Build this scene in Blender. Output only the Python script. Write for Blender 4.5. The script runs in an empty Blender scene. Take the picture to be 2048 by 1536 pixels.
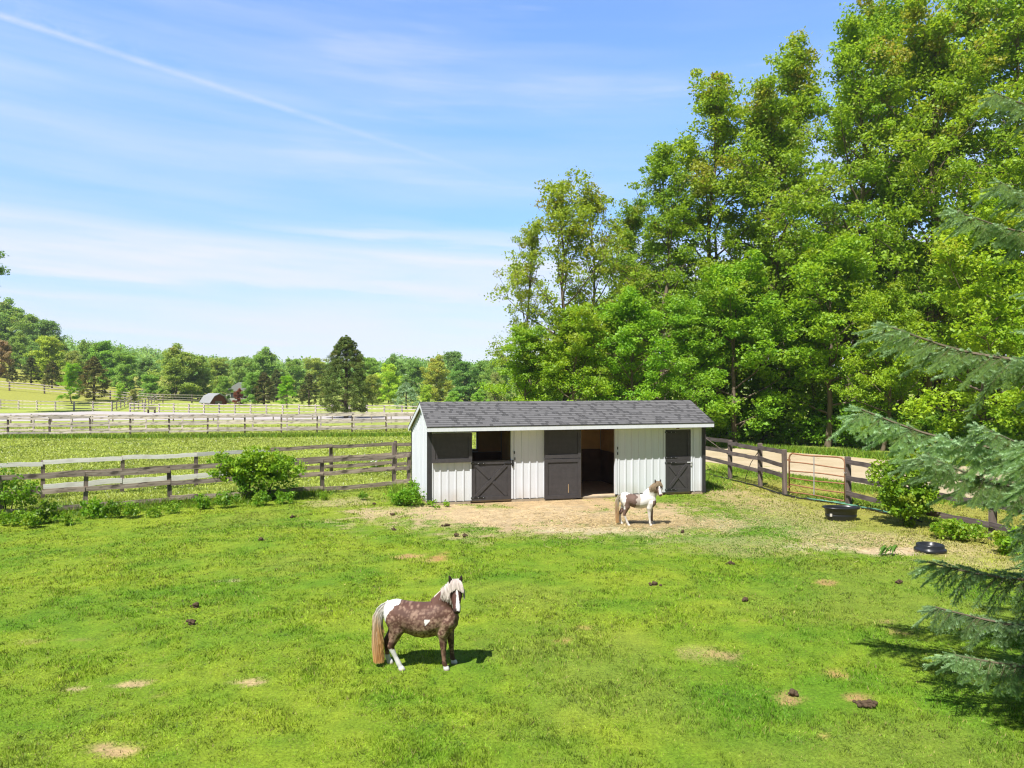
# A grazed paddock with a white stable, two ponies, board fences and a wood, under thin cirrus.
CLOUDC = (3.95, 4.05, 4.65)
LUSH = (.098, .228, .010)
YEL = (.250, .330, .022)
OLIV = (.210, .270, .036)
DRY = (.36, .315, .075)
MEAD = (.33, .39, .075)
HILLG = (.34, .35, .065)
DIRT = (.40, .28, .15)
STRAW = (.50, .415, .27)
EXPO = .78
HAZE = .00022
import bpy, math, random
import numpy as np
from mathutils import Vector, Matrix, Euler

random.seed(11)
RNG = np.random.default_rng(11)
scene = bpy.context.scene
COL = scene.collection
F = 1462.0          # focal length of the photograph in its own pixels
HC = 3.75           # camera height
HOR = 768.0         # horizon row


def at(px, py, z=0.0):
    """ground point (or point at height z) seen at a photo position"""
    Y = F * (HC - z) / (py - HOR)
    return ((px - 1024.0) / F * Y, Y)


# ------------------------------------------------------------------ helpers
class MB:
    """collects shapes and links them as one mesh object"""
    def __init__(self):
        self.v = []
        self.f = []

    def add(self, verts, faces):
        b = len(self.v)
        self.v.extend([tuple(p) for p in verts])
        self.f.extend([tuple(b + i for i in f) for f in faces])

    def box(self, x0, x1, y0, y1, z0, z1, M=None):
        vs = [(x0, y0, z0), (x1, y0, z0), (x1, y1, z0), (x0, y1, z0),
              (x0, y0, z1), (x1, y0, z1), (x1, y1, z1), (x0, y1, z1)]
        if M is not None:
            vs = [tuple(M @ Vector(p)) for p in vs]
        self.add(vs, [(0, 3, 2, 1), (4, 5, 6, 7), (0, 1, 5, 4), (1, 2, 6, 5), (2, 3, 7, 6), (3, 0, 4, 7)])

    def tube(self, pts, radii, n=8, cap=True):
        pts = [Vector(p) for p in pts]
        if not hasattr(radii, '__len__'):
            radii = [radii] * len(pts)
        rings = []
        prev = None
        for i, p in enumerate(pts):
            a = pts[min(i + 1, len(pts) - 1)] - pts[max(i - 1, 0)]
            a.normalize()
            if prev is None:
                u = a.orthogonal().normalized()
            else:
                u = (prev - a * prev.dot(a))
                u = u.normalized() if u.length > 1e-6 else a.orthogonal().normalized()
            prev = u
            w = a.cross(u)
            rings.append([p + (u * math.cos(2 * math.pi * k / n) + w * math.sin(2 * math.pi * k / n)) * radii[i] for k in range(n)])
        vs = [q for r in rings for q in r]
        fs = []
        for i in range(len(pts) - 1):
            for k in range(n):
                k2 = (k + 1) % n
                fs.append((i * n + k, i * n + k2, (i + 1) * n + k2, (i + 1) * n + k))
        if cap:
            fs.append(tuple(reversed(range(n))))
            fs.append(tuple((len(pts) - 1) * n + k for k in range(n)))
        self.add(vs, fs)

    def prism(self, poly, axis_fn0, axis_fn1):
        n = len(poly)
        vs = [axis_fn0(p) for p in poly] + [axis_fn1(p) for p in poly]
        fs = [tuple(reversed(range(n))), tuple(range(n, 2 * n))]
        for i in range(n):
            j = (i + 1) % n
            fs.append((i, j, n + j, n + i))
        self.add(vs, fs)

    def ell(self, c, r, n=10, m=6):
        vs, fs = [], []
        for i in range(m + 1):
            t = math.pi * i / m
            for k in range(n):
                a = 2 * math.pi * k / n
                vs.append((c[0] + r[0] * math.sin(t) * math.cos(a), c[1] + r[1] * math.sin(t) * math.sin(a), c[2] + r[2] * math.cos(t)))
        for i in range(m):
            for k in range(n):
                fs.append((i * n + k, (i + 1) * n + k, (i + 1) * n + (k + 1) % n, i * n + (k + 1) % n))
        self.add(vs, fs)

    def mesh(self, name, mat, smooth=False):
        me = bpy.data.meshes.new(name)
        me.from_pydata(self.v, [], self.f)
        if mat:
            me.materials.append(mat)
        if smooth:
            me.polygons.foreach_set('use_smooth', [True] * len(me.polygons))
        me.update()
        return me

    def build(self, name, mat, parent=None, loc=(0, 0, 0), rot=(0, 0, 0), smooth=False):
        return place(name, self.mesh(name, mat, smooth), parent, loc, rot)


def place(name, me, parent=None, loc=(0, 0, 0), rot=(0, 0, 0), scale=(1, 1, 1)):
    o = bpy.data.objects.new(name, me)
    COL.objects.link(o)
    o.parent = parent
    o.location = loc
    o.rotation_euler = rot
    o.scale = scale
    return o


def tag(o, label=None, cat=None, group=None, kind=None):
    if label: o['label'] = label
    if cat: o['category'] = cat
    if group: o['group'] = group
    if kind: o['kind'] = kind
    return o


def thing(name, label, cat, loc=(0, 0, 0), rz=0.0, group=None):
    o = bpy.data.objects.new(name, None)
    COL.objects.link(o)
    o.empty_display_size = 0.2
    o.location = loc
    o.rotation_euler = (0, 0, rz)
    return tag(o, label, cat, group)


def np_mesh(name, V, Fc, mat=None, attrs=None, col=None, smooth=False):
    me = bpy.data.meshes.new(name)
    V = np.ascontiguousarray(V, dtype=np.float32)
    Fc = np.ascontiguousarray(Fc, dtype=np.int32)
    nf, k = Fc.shape
    me.vertices.add(len(V))
    me.vertices.foreach_set('co', V.ravel())
    me.loops.add(nf * k)
    me.loops.foreach_set('vertex_index', Fc.ravel())
    me.polygons.add(nf)
    me.polygons.foreach_set('loop_start', np.arange(0, nf * k, k, dtype=np.int32))
    if smooth:
        me.polygons.foreach_set('use_smooth', np.ones(nf, dtype=bool))
    for nm, arr in (attrs or {}).items():
        a = me.attributes.new(nm, 'FLOAT', 'POINT')
        a.data.foreach_set('value', np.ascontiguousarray(arr, dtype=np.float32))
    if col is not None:
        a = me.color_attributes.new('col', 'FLOAT_COLOR', 'POINT')
        c4 = np.ones((len(V), 4), dtype=np.float32)
        c4[:, :3] = col
        a.data.foreach_set('color', c4.ravel())
    if mat:
        me.materials.append(mat)
    me.update(calc_edges=True)
    me.validate()
    return me


# ------------------------------------------------------------------ noise
_T = np.random.default_rng(5).random((256, 256))


def vnoise(x, y, s=0):
    x = np.asarray(x, float) + s * 17.3
    y = np.asarray(y, float) + s * 9.1
    xi = np.floor(x).astype(int); yi = np.floor(y).astype(int)
    fx = x - xi; fy = y - yi
    fx = fx * fx * (3 - 2 * fx); fy = fy * fy * (3 - 2 * fy)
    a = _T[xi & 255, yi & 255]; b = _T[(xi + 1) & 255, yi & 255]
    c = _T[xi & 255, (yi + 1) & 255]; d = _T[(xi + 1) & 255, (yi + 1) & 255]
    return (a * (1 - fx) + b * fx) * (1 - fy) + (c * (1 - fx) + d * fx) * fy


def fbm(x, y, s=0, o=4):
    r = 0; amp = .5; tot = 0
    for i in range(o):
        r = r + amp * vnoise(x * 2 ** i, y * 2 ** i, s + i)
        tot += amp; amp *= .5
    return r / tot


def sstep(a, b, x):
    t = np.clip((x - a) / (b - a), 0, 1)
    return t * t * (3 - 2 * t)


# ------------------------------------------------------------------ materials
def newmat(name):
    m = bpy.data.materials.new(name)
    m.use_nodes = True
    nt = m.node_tree
    for n in list(nt.nodes):
        nt.nodes.remove(n)
    out = nt.nodes.new('ShaderNodeOutputMaterial')
    return m, nt, out


def nd(nt, typ, **kw):
    n = nt.nodes.new(typ)
    for k, v in kw.items():
        if k in n.inputs.keys():
            n.inputs[k].default_value = v
        else:
            setattr(n, k, v)
    return n


def rgb(nt, c):
    n = nt.nodes.new('ShaderNodeRGB')
    n.outputs[0].default_value = (c[0], c[1], c[2], 1)
    return n.outputs[0]


def mixc(nt, fac, a, b, mode='MIX'):
    n = nt.nodes.new('ShaderNodeMix')
    n.data_type = 'RGBA'
    n.blend_type = mode
    n.clamp_factor = True
    for sock, val in ((n.inputs[0], fac), (n.inputs[6], a), (n.inputs[7], b)):
        if isinstance(val, (int, float)):
            sock.default_value = val
        elif isinstance(val, (tuple, list)):
            sock.default_value = (val[0], val[1], val[2], 1)
        else:
            nt.links.new(val, sock)
    return n.outputs[2]


def mth(nt, op, a, b=None, c=None, clamp=False):
    n = nt.nodes.new('ShaderNodeMath')
    n.operation = op
    n.use_clamp = clamp
    for i, val in enumerate((a, b, c)):
        if val is None: continue
        if isinstance(val, (int, float)):
            n.inputs[i].default_value = val
        else:
            nt.links.new(val, n.inputs[i])
    return n.outputs[0]


def mapr(nt, v, a, b, c=0.0, d=1.0):
    n = nt.nodes.new('ShaderNodeMapRange')
    n.inputs[1].default_value = a; n.inputs[2].default_value = b
    n.inputs[3].default_value = c; n.inputs[4].default_value = d
    nt.links.new(v, n.inputs[0])
    return n.outputs[0]


def noise(nt, vec, scale, detail=3, rough=.55):
    n = nd(nt, 'ShaderNodeTexNoise', Scale=scale, Detail=detail, Roughness=rough)
    if vec is not None:
        nt.links.new(vec, n.inputs['Vector'])
    return n.outputs['Fac']


def objvec(nt, scale=(1, 1, 1)):
    tc = nt.nodes.new('ShaderNodeTexCoord')
    mp = nt.nodes.new('ShaderNodeMapping')
    mp.inputs['Scale'].default_value = scale
    nt.links.new(tc.outputs['Object'], mp.inputs['Vector'])
    return mp.outputs['Vector']


def attr(nt, name):
    n = nt.nodes.new('ShaderNodeAttribute')
    n.attribute_name = name
    return n


def bump(nt, h, strength, dist):
    b = nd(nt, 'ShaderNodeBump', Strength=strength, Distance=dist)
    nt.links.new(h, b.inputs['Height'])
    return b.outputs['Normal']


def principled(nt, out, col, rough=.6, spec=.4, normal=None, metal=0.0):
    p = nd(nt, 'ShaderNodeBsdfPrincipled', Roughness=rough, Metallic=metal)
    p.inputs['Specular IOR Level'].default_value = spec
    if isinstance(col, (tuple, list)):
        p.inputs['Base Color'].default_value = (col[0], col[1], col[2], 1)
    else:
        nt.links.new(col, p.inputs['Base Color'])
    if normal is not None:
        nt.links.new(normal, p.inputs['Normal'])
    nt.links.new(p.outputs[0], out.inputs['Surface'])
    return p


def leaf_mat(name, ca, cb, transl=.3, rough=.5, spec=.35, cc=None):
    """ca..cb by the per-leaf tint, times the object's own colour"""
    m, nt, out = newmat(name)
    t = attr(nt, 'tint').outputs['Fac']
    c = mixc(nt, t, ca, cb)
    if cc is not None:
        w = attr(nt, 'rust').outputs['Fac']
        c = mixc(nt, w, c, cc)
    oi = nt.nodes.new('ShaderNodeObjectInfo')
    c = mixc(nt, 1.0, c, oi.outputs['Color'], 'MULTIPLY')
    p = nd(nt, 'ShaderNodeBsdfPrincipled', Roughness=rough)
    p.inputs['Specular IOR Level'].default_value = spec
    nt.links.new(c, p.inputs['Base Color'])
    tr = nt.nodes.new('ShaderNodeBsdfTranslucent')
    c2 = mixc(nt, 1.0, c, (1.25, 1.15, .55), 'MULTIPLY')
    nt.links.new(c2, tr.inputs['Color'])
    mx = nd(nt, 'ShaderNodeMixShader', Fac=transl)
    nt.links.new(p.outputs[0], mx.inputs[1]); nt.links.new(tr.outputs[0], mx.inputs[2])
    nt.links.new(mx.outputs[0], out.inputs['Surface'])
    return m


def wood_mat(name, ca, cb, dark, axis='x', spots=.5, scale=1.0):
    """weathered board or post: grain along its own length, dark rot blotches"""
    m, nt, out = newmat(name)
    s = {'x': (1.2, 22, 22), 'z': (22, 22, 1.2)}[axis]
    g = noise(nt, objvec(nt, tuple(k * scale for k in s)), 1.0, 4, .6)
    blot = noise(nt, objvec(nt, (1.6, 5, 5) if axis == 'x' else (5, 5, 1.6)), 1.3, 3, .6)
    oi = nt.nodes.new('ShaderNodeObjectInfo')
    c = mixc(nt, mapr(nt, g, .3, .7), ca, cb)
    c = mixc(nt, mapr(nt, blot, .52, .68, 0, spots), c, dark)
    c = mixc(nt, 1.0, c, mixc(nt, oi.outputs['Random'], (.72, .72, .74), (1.25, 1.22, 1.2)), 'MULTIPLY')
    principled(nt, out, c, .8, .2, bump(nt, g, .35, .01))
    return m


def plain(name, col, rough=.6, spec=.4, var=.15, nscale=8.0, metal=0.0, bmp=0.0):
    m, nt, out = newmat(name)
    n = noise(nt, objvec(nt), nscale, 4)
    c = mixc(nt, n, tuple(k * (1 - var) for k in col), tuple(min(1, k * (1 + var)) for k in col))
    principled(nt, out, c, rough, spec, bump(nt, n, bmp, .01) if bmp else None, metal)
    return m


M = {}
M['bark'] = plain('bark', (.16, .125, .09), .9, .1, .45, 3.0, bmp=.6)
M['bark_dark'] = plain('bark_dark', (.07, .052, .04), .9, .1, .4, 3.0, bmp=.6)
M['maple'] = leaf_mat('maple_leaf', (.165, .310, .026), (.400, .550, .052), .52, cc=(.40, .30, .09))
M['locust'] = leaf_mat('locust_leaf', (.200, .310, .028), (.440, .540, .060), .52, cc=(.38, .28, .07))
M['lime'] = leaf_mat('lime_leaf', (.150, .330, .024), (.410, .590, .046), .52, cc=(.30, .36, .04))
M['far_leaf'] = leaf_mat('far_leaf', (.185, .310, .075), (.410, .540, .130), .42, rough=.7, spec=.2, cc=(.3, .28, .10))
M['cedar'] = leaf_mat('cedar_leaf', (.055, .085, .026), (.205, .235, .060), .2, rough=.7, spec=.2, cc=(.20, .16, .05))
M['spruce'] = leaf_mat('spruce_needle', (.180, .315, .135), (.510, .700, .410), .34, rough=.5, spec=.4, cc=(.24, .23, .08))
M['weed'] = leaf_mat('weed_leaf', (.090, .230, .015), (.310, .480, .028), .42, cc=(.32, .38, .05))
M['fence_grey'] = wood_mat('weathered_board', (.22, .165, .125), (.44, .365, .305), (.055, .042, .034), 'x', .85)
M['post_grey'] = wood_mat('weathered_post', (.105, .082, .066), (.235, .19, .155), (.035, .028, .022), 'z', .7)
M['fence_pale'] = wood_mat('pale_board', (.40, .345, .295), (.60, .54, .485), (.11, .085, .07), 'x', .6)
M['fence_whitish'] = wood_mat('whitish_board', (.70, .67, .64), (.82, .80, .78), (.40, .36, .32), 'x', .3)
M['post_pale'] = wood_mat('pale_post', (.085, .066, .052), (.20, .16, .13), (.025, .02, .016), 'z', .75)
M['fence_brown'] = wood_mat('brown_board', (.085, .066, .06), (.165, .135, .125), (.04, .032, .03), 'x', .5)
M['post_brown'] = wood_mat('brown_post', (.085, .066, .056), (.175, .14, .12), (.04, .032, .028), 'z', .5)
M['rust'] = plain('rusty_tube', (.27, .125, .06), .7, .4, .5, 14.0)
M['galv'] = plain('grey_tube', (.30, .29, .28), .5, .5, .3, 10.0)
M['black'] = plain('black_rubber', (.016, .017, .019), .32, .5, .3, 20.0)
M['hose_black'] = plain('black_hose', (.02, .02, .016), .5, .4, .3, 9.0)
M['hose_green'] = plain('green_hose', (.12, .30, .19), .45, .4, .2, 9.0)
M['water'] = plain('trough_water', (.02, .025, .028), .03, .6, .1, 5.0)
M['paper'] = plain('paper_label', (.5, .46, .42), .8, .2, .1, 10.0)
M['manure'] = plain('manure', (.085, .058, .036), .95, .1, .5, 25.0, bmp=.8)
M['hinge'] = plain('black_iron', (.016, .015, .015), .5, .4, .2, 20.0)
M['steel'] = plain('steel_bolt', (.5, .5, .5), .4, .5, .1, 20.0)
M['stone'] = plain('field_stone', (.36, .33, .29), .9, .2, .3, 6.0, bmp=.5)
# ------------------------------------------------------------------ camera, sun, sky
cam = bpy.data.cameras.new('camera')
cam.sensor_width = 36.0
cam.lens = 36.0 * F / 2048.0
cam.clip_start = 0.05
cam.clip_end = 6000
camo = bpy.data.objects.new('camera', cam)
COL.objects.link(camo)
camo.location = (0, 0, HC)
camo.rotation_euler = (math.radians(90), 0, 0)
scene.camera = camo

SHX, SHY = .33, .54                     # shadow shift on the ground per metre of height
sd = Vector((SHX, SHY, -1)).normalized()
sun = bpy.data.lights.new('sun', 'SUN')
sun.energy = 5.0
sun.angle = math.radians(.55)
sun.color = (1.0, .975, .93)
suno = bpy.data.objects.new('sun', sun)
COL.objects.link(suno)
suno.location = (-20, -30, 60)
suno.rotation_euler = sd.to_track_quat('-Z', 'Y').to_euler()
EL = math.asin(-sd.z)
AZ = math.atan2(-sd.x, -sd.y)

w = bpy.data.worlds.new('World')
scene.world = w
w.use_nodes = True
nt = w.node_tree
for n in list(nt.nodes):
    nt.nodes.remove(n)
wo = nt.nodes.new('ShaderNodeOutputWorld')
bg = nd(nt, 'ShaderNodeBackground', Strength=.135)
nt.links.new(bg.outputs[0], wo.inputs[0])
sky = nt.nodes.new('ShaderNodeTexSky')
sky.sky_type = 'NISHITA'
sky.sun_disc = False
sky.sun_elevation = EL
sky.sun_rotation = AZ
sky.altitude = 50
sky.air_density = 1.1
sky.dust_density = .2
sky.ozone_density = 3.6
tc = nt.nodes.new('ShaderNodeTexCoord')
dirv = tc.outputs['Generated']
sx = nt.nodes.new('ShaderNodeSeparateXYZ')
nt.links.new(dirv, sx.inputs[0])
dx, dy, dz = sx.outputs


def comb(x, y, z):
    c = nt.nodes.new('ShaderNodeCombineXYZ')
    for i, v in enumerate((x, y, z)):
        if isinstance(v, (int, float)): c.inputs[i].default_value = v
        else: nt.links.new(v, c.inputs[i])
    return c.outputs[0]


# cirrus: thin streaks that lie almost level, thickening into bands near the horizon
azi = mth(nt, 'ARCTAN2', dx, dy)
tilt = mth(nt, 'MULTIPLY_ADD', azi, .035, dz)
st1 = noise(nt, comb(mth(nt, 'MULTIPLY', azi, 1.3), mth(nt, 'MULTIPLY', tilt, 15.0), 3.0), 1.15, 7, .56)
st2 = noise(nt, comb(mth(nt, 'MULTIPLY', azi, 3.0), mth(nt, 'MULTIPLY', tilt, 34.0), 9.0), 1.0, 6, .6)
st3 = noise(nt, comb(mth(nt, 'MULTIPLY', azi, 1.0), mth(nt, 'MULTIPLY', tilt, 4.2), 21.0), 1.4, 4, .5)
low = mapr(nt, dz, .08, .30, 1.0, 0.0)
base = mth(nt, 'MULTIPLY_ADD', low, .10, mth(nt, 'ADD', mth(nt, 'MULTIPLY', st1, .50), mth(nt, 'ADD', mth(nt, 'MULTIPLY', st2, .22), mth(nt, 'MULTIPLY', st3, .40))))
cl = mapr(nt, base, .525, .80)
cl = mth(nt, 'MULTIPLY', cl, .80, clamp=True)
left = mapr(nt, azi, -.75, .75, .42, .02)
cl = mth(nt, 'MAXIMUM', cl, mth(nt, 'MULTIPLY', left, mapr(nt, st1, .3, .6)))
hz = mapr(nt, dz, 0.0, .10, .66, 0.06)
cl = mth(nt, 'MAXIMUM', cl, mth(nt, 'MULTIPLY', hz, mapr(nt, st1, .22, .5, .3, 1.0)))
# pale bands low over the horizon, ragged and streaked
wob = mth(nt, 'MULTIPLY_ADD', mth(nt, 'SUBTRACT', st2, .5), .045, mth(nt, 'MULTIPLY_ADD', mth(nt, 'SUBTRACT', st1, .5), .03, tilt))
def band(c, hw, soft, amt):
    d = mth(nt, 'ABSOLUTE', mth(nt, 'SUBTRACT', wob, c))
    return mth(nt, 'MULTIPLY', mapr(nt, d, hw, hw + soft, amt, 0.0), mapr(nt, st2, .30, .62, .50, 1.0))
cl = mth(nt, 'MAXIMUM', cl, band(.140, .026, .022, .88))
cl = mth(nt, 'MAXIMUM', cl, band(.064, .018, .018, .88))
cl = mth(nt, 'MAXIMUM', cl, mth(nt, 'MULTIPLY', band(.188, .003, .014, .75), mapr(nt, azi, -.45, -.2)))
# the vapour trail: part of a great circle, crisp below, ragged above, fading to the right
a1 = Vector(((0 - 1024) / F, 1, (768 - 30) / F)).normalized()
a2 = Vector(((1000 - 1024) / F, 1, (768 - 358) / F)).normalized()
nn = a1.cross(a2).normalized()
if nn.z < 0: nn = -nn
dot = nt.nodes.new('ShaderNodeVectorMath'); dot.operation = 'DOT_PRODUCT'
nrm = nt.nodes.new('ShaderNodeVectorMath'); nrm.operation = 'NORMALIZE'
nt.links.new(dirv, nrm.inputs[0])
nt.links.new(nrm.outputs[0], dot.inputs[0]); dot.inputs[1].default_value = nn
dd = dot.outputs['Value']
wisp = noise(nt, comb(mth(nt, 'MULTIPLY', azi, 26.0), mth(nt, 'MULTIPLY', dz, 55.0), 0.0), 1.0, 5, .65)
core = mapr(nt, mth(nt, 'ABSOLUTE', dd), .0006, .0052, 1.0, 0.0)
up = mth(nt, 'MULTIPLY', mapr(nt, dd, .004, .028, 1.0, 0.0), mapr(nt, dd, -.002, .001))
up = mth(nt, 'MULTIPLY', up, mapr(nt, wisp, .42, .72))
upf = mapr(nt, azi, -.60, -.30, .75, .05)
trail = mth(nt, 'MAXIMUM', core, mth(nt, 'MULTIPLY', up, upf))
fade = mapr(nt, azi, -.64, .02, .52, .03)
trail = mth(nt, 'MULTIPLY', mth(nt, 'MULTIPLY', trail, fade), mapr(nt, wisp, .25, .62, .30, 1.0))
cl = mth(nt, 'ADD', cl, mth(nt, 'MULTIPLY', trail, mth(nt, 'SUBTRACT', 1.0, cl)), clamp=True)
above = mapr(nt, dz, -.01, .01)
cl = mth(nt, 'MULTIPLY', cl, above)
blue = mixc(nt, 1.0, sky.outputs[0], mixc(nt, mapr(nt, dz, .02, .34), (.53, .59, .80), (.82, 1.0, 1.22)), 'MULTIPLY')
blue.node.clamp_factor = False
skyc = mixc(nt, cl, blue, CLOUDC)
# sky behind the camera and at the zenith dimmed to cut fill light
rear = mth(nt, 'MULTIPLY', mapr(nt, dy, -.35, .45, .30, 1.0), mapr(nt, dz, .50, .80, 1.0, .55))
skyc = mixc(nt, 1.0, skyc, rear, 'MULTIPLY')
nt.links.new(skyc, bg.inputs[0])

# ------------------------------------------------------------------ ground
SH0 = Vector((-2.60, 22.65, 0))          # the stable's front left foot
TH = math.atan2(.262, .965)
CT, ST = math.cos(TH), math.sin(TH)


def shed_uv(x, y):
    rx = x - SH0.x; ry = y - SH0.y
    return rx * CT + ry * ST, -rx * ST + ry * CT


FENCE_FRONT = [at(-120, 1056), at(0, 1038), at(170, 1025), at(340, 1010), at(490, 1000), at(645, 988), at(788, 975)]
FENCE_BACK = [(-17.4, 22.7), (-15.4, 24.0), (-13.5, 25.3), (-11.55, 26.75), (-9.45, 28.4), (-7.4, 30.0), (-5.0, 31.4), (-2.6, 32.9)]
FENCE_R1 = [(8.2, 31.3), (8.65, 29.0), (9.1, 26.8), (9.22, 24.7)]
FENCE_R2 = [(10.43, 22.65), (11.0, 20.1), (11.55, 17.57), (12.15, 15.0), (12.7, 12.4)]


def hgt(x, y):
    x = np.asarray(x, float); y = np.asarray(y, float)
    d = (-x - 64.0) / 4.0
    soft = 4.0 * np.logaddexp(0, d)
    h = .125 * soft * sstep(88, 140, y)
    h = np.minimum(h, 30)
    return h


# bare places: px, py, half width, half height, amount, tone (0 tan .. 1 pale straw)
BARE = [
    (1080, 1030, 330, 34, 1.0, .35), (1120, 1012, 230, 26, 1.0, .1), (1310, 1046, 165, 15, 1.0, 1.0), (1180, 1058, 160, 10, .9, .9),
    (770, 1027, 75, 12, .95, .3), (900, 1032, 120, 16, .8, .4), (690, 1002, 60, 9, .6, .4), (1450, 985, 60, 30, .85, .15),
    (1520, 1005, 90, 24, .46, .4), (1600, 1040, 120, 34, .36, .5), (1720, 1078, 150, 26, .52, .5), (1780, 1102, 130, 10, 1.0, .8),
    (1660, 1094, 80, 8, .8, .9), (1900, 1100, 110, 22, .5, .6), (1960, 1125, 110, 14, .5, .6), (1420, 1046, 90, 16, .6, .7), (1480, 1090, 200, 22, .36, .5),
    (820, 1112, 36, 6, .95, .15), (880, 1112, 20, 9, 1.0, .0), (850, 1119, 40, 5, .7, .2),
    (258, 1369, 36, 8, 1.0, .45), (155, 1378, 19, 5, .9, .6), (500, 1362, 30, 8, 1.0, .5), (235, 1497, 44, 11, 1.0, .35),
    (465, 1161, 24, 3, .9, .8), (1400, 1305, 60, 13, .45, .4), (1445, 1308, 32, 8, .8, .3), (1580, 1399, 32, 14, 1.0, .15),
    (1672, 1349, 22, 9, .95, .05), (1706, 1396, 28, 10, .95, .1), (1790, 1262, 18, 6, .7, .1), (1655, 1165, 17, 6, .85, .1),
    (1125, 1281, 22, 5, .75, .05), (1170, 1256, 12, 4, .6, .1), (1775, 1242, 14, 4, .5, .2), (1650, 1470, 14, 6, .6, .1),
    (325, 1390, 12, 4, .6, .3), (780, 1290, 10, 3, .2, .3), (150, 1280, 30, 6, .3, .2), (310, 1330, 22, 5, .4, .3),
    (60, 1285, 30, 8, .3, .3), (1120, 1560, 60, 10, .4, .3), (1490, 1240, 14, 4, .3, .2), (1200, 1060, 260, 12, .6, .7),
]
_B = []
for (px, py, hw, hh, amt, tone) in BARE:
    X, Y = at(px, py)
    _B.append((X, Y, hw * Y / F, hh * Y * Y / (F * HC), amt, tone))


def bare(x, y):
    x = np.asarray(x, float); y = np.asarray(y, float)
    n1 = fbm(x * 1.1, y * 1.1, 3, 4); n2 = fbm(x * 4.5, y * 4.5, 8, 3)
    b = np.zeros_like(x); tone = np.zeros_like(x)
    for (X, Y, rx, ry, amt, tn) in _B:
        near = (np.abs(x - X) < rx * 2.2) & (np.abs(y - Y) < ry * 2.2)
        if not near.any(): continue
        d = np.sqrt(((x - X) / rx) ** 2 + ((y - Y) / ry) ** 2) + 1.0 * (n1 - .5) + (1.1 if rx > 1.2 else 2.0) * (n2 - .5)
        v = (amt if rx > 1.2 else amt * .86) * sstep(1.30, .45, d) * near
        tone = np.where(v > b, tn, tone)
        b = np.maximum(b, v)
    # trodden strip along the front of the stable and under its roof
    u, v = shed_uv(x, y)
    ins = (u > 0) & (u < 9.55) & (v > -.05) & (v < 3.85)
    b = np.where(ins, 1.0, b)
    # driveway fringe
    return b, tone, n1, n2


ROAD_R = [(6.0, 47.5), (8.6, 37.0), (10.2, 33.0), (11.4, 30.4), (12.8, 27.6), (14.6, 24.4), (16.8, 21.4), (21.0, 17.0),
          (40.0, 22.0), (30.0, 26.0), (24.2, 29.0), (20.6, 33.5), (17.2, 37.8), (14.0, 41.0), (11.6, 44.5), (9.0, 49.0)]
ROAD_G = [at(-500, 843), at(-120, 843), at(0, 842.5), at(200, 841.5), at(330, 840.5), at(420, 840), at(560, 839), at(700, 838.5), at(830, 838), at(1000, 837.5), at(1300, 837),
          at(1300, 830), at(1000, 830.5), at(830, 830.5), at(700, 829.5), at(560, 828), at(420, 826), at(300, 824), at(200, 822.8), at(90, 821.5), at(0, 820.5), at(-120, 820), at(-500, 820)]


def inpoly(x, y, poly):
    x = np.asarray(x, float); y = np.asarray(y, float)
    c = np.zeros(x.shape, bool)
    n = len(poly); j = n - 1
    for i in range(n):
        xi, yi = poly[i]; xj, yj = poly[j]
        cond = ((yi > y) != (yj > y)) & (x < (xj - xi) * (y - yi) / ((yj - yi) + 1e-12) + xi)
        c ^= cond
        j = i
    return c


def line_side(x, y, pts):
    """distance above (beyond) a fence polyline measured along y"""
    px = np.array([p[0] for p in pts]); py = np.array([p[1] for p in pts])
    return y - np.interp(x, px, py)


def lawn(x, y):
    """colour of living turf, meadow beyond the fence and so on; returns rgb and zone"""
    x = np.asarray(x, float); y = np.asarray(y, float)
    t = .40 * fbm(x * .25, y * .25, 1, 3) + .35 * fbm(x * .9, y * .9, 2, 3) + .25 * fbm(x * 3.1, y * 3.1, 23, 3)
    t = sstep(.28, .72, t)
    lush = np.array(LUSH); yel = np.array(YEL); oliv = np.array(OLIV)
    c = lush[None] * (1 - t[:, None]) + yel[None] * t[:, None]
    o = sstep(.48, .72, fbm(x * .35 + 40, y * .35, 6, 3))[:, None] * .55
    c = c * (1 - o) + oliv[None] * o
    # towards the right-hand corner of the paddock the turf is thin and yellow
    dry = sstep(6.5, 11, x * .9 + (y - 16) * .22) * sstep(12.5, 17, y) * sstep(31, 26, y)
    c = c * (1 - .75 * dry[:, None]) + np.array(DRY)[None] * (.75 * dry[:, None])
    mead = sstep(-.3, .6, line_side(x, y, FENCE_FRONT)) * (x < -3)
    mead = np.maximum(mead, (y > 32) * 1.0)
    m2 = np.array(MEAD)[None] * (.8 + .45 * fbm(x * .5, y * .5, 12, 4))[:, None]
    c = c * (1 - mead[:, None]) + m2 * mead[:, None]
    hill = sstep(.15, 1.2, hgt(x, y))[:, None]
    c = c * (1 - hill) + np.array(HILLG)[None] * hill
    return c, mead


def axis(lo, hi, step, far_lo, far_hi, g):
    a = list(np.arange(lo, hi, step))
    s = step; p = hi; up = []
    while p < far_hi:
        up.append(p); s *= g; p += s
    up.append(far_hi)
    s = step; p = lo; dn = []
    while p > far_lo:
        s *= g; p -= s; dn.append(max(p, far_lo))
    return np.array(sorted(set(dn)) + a + up)


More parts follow.
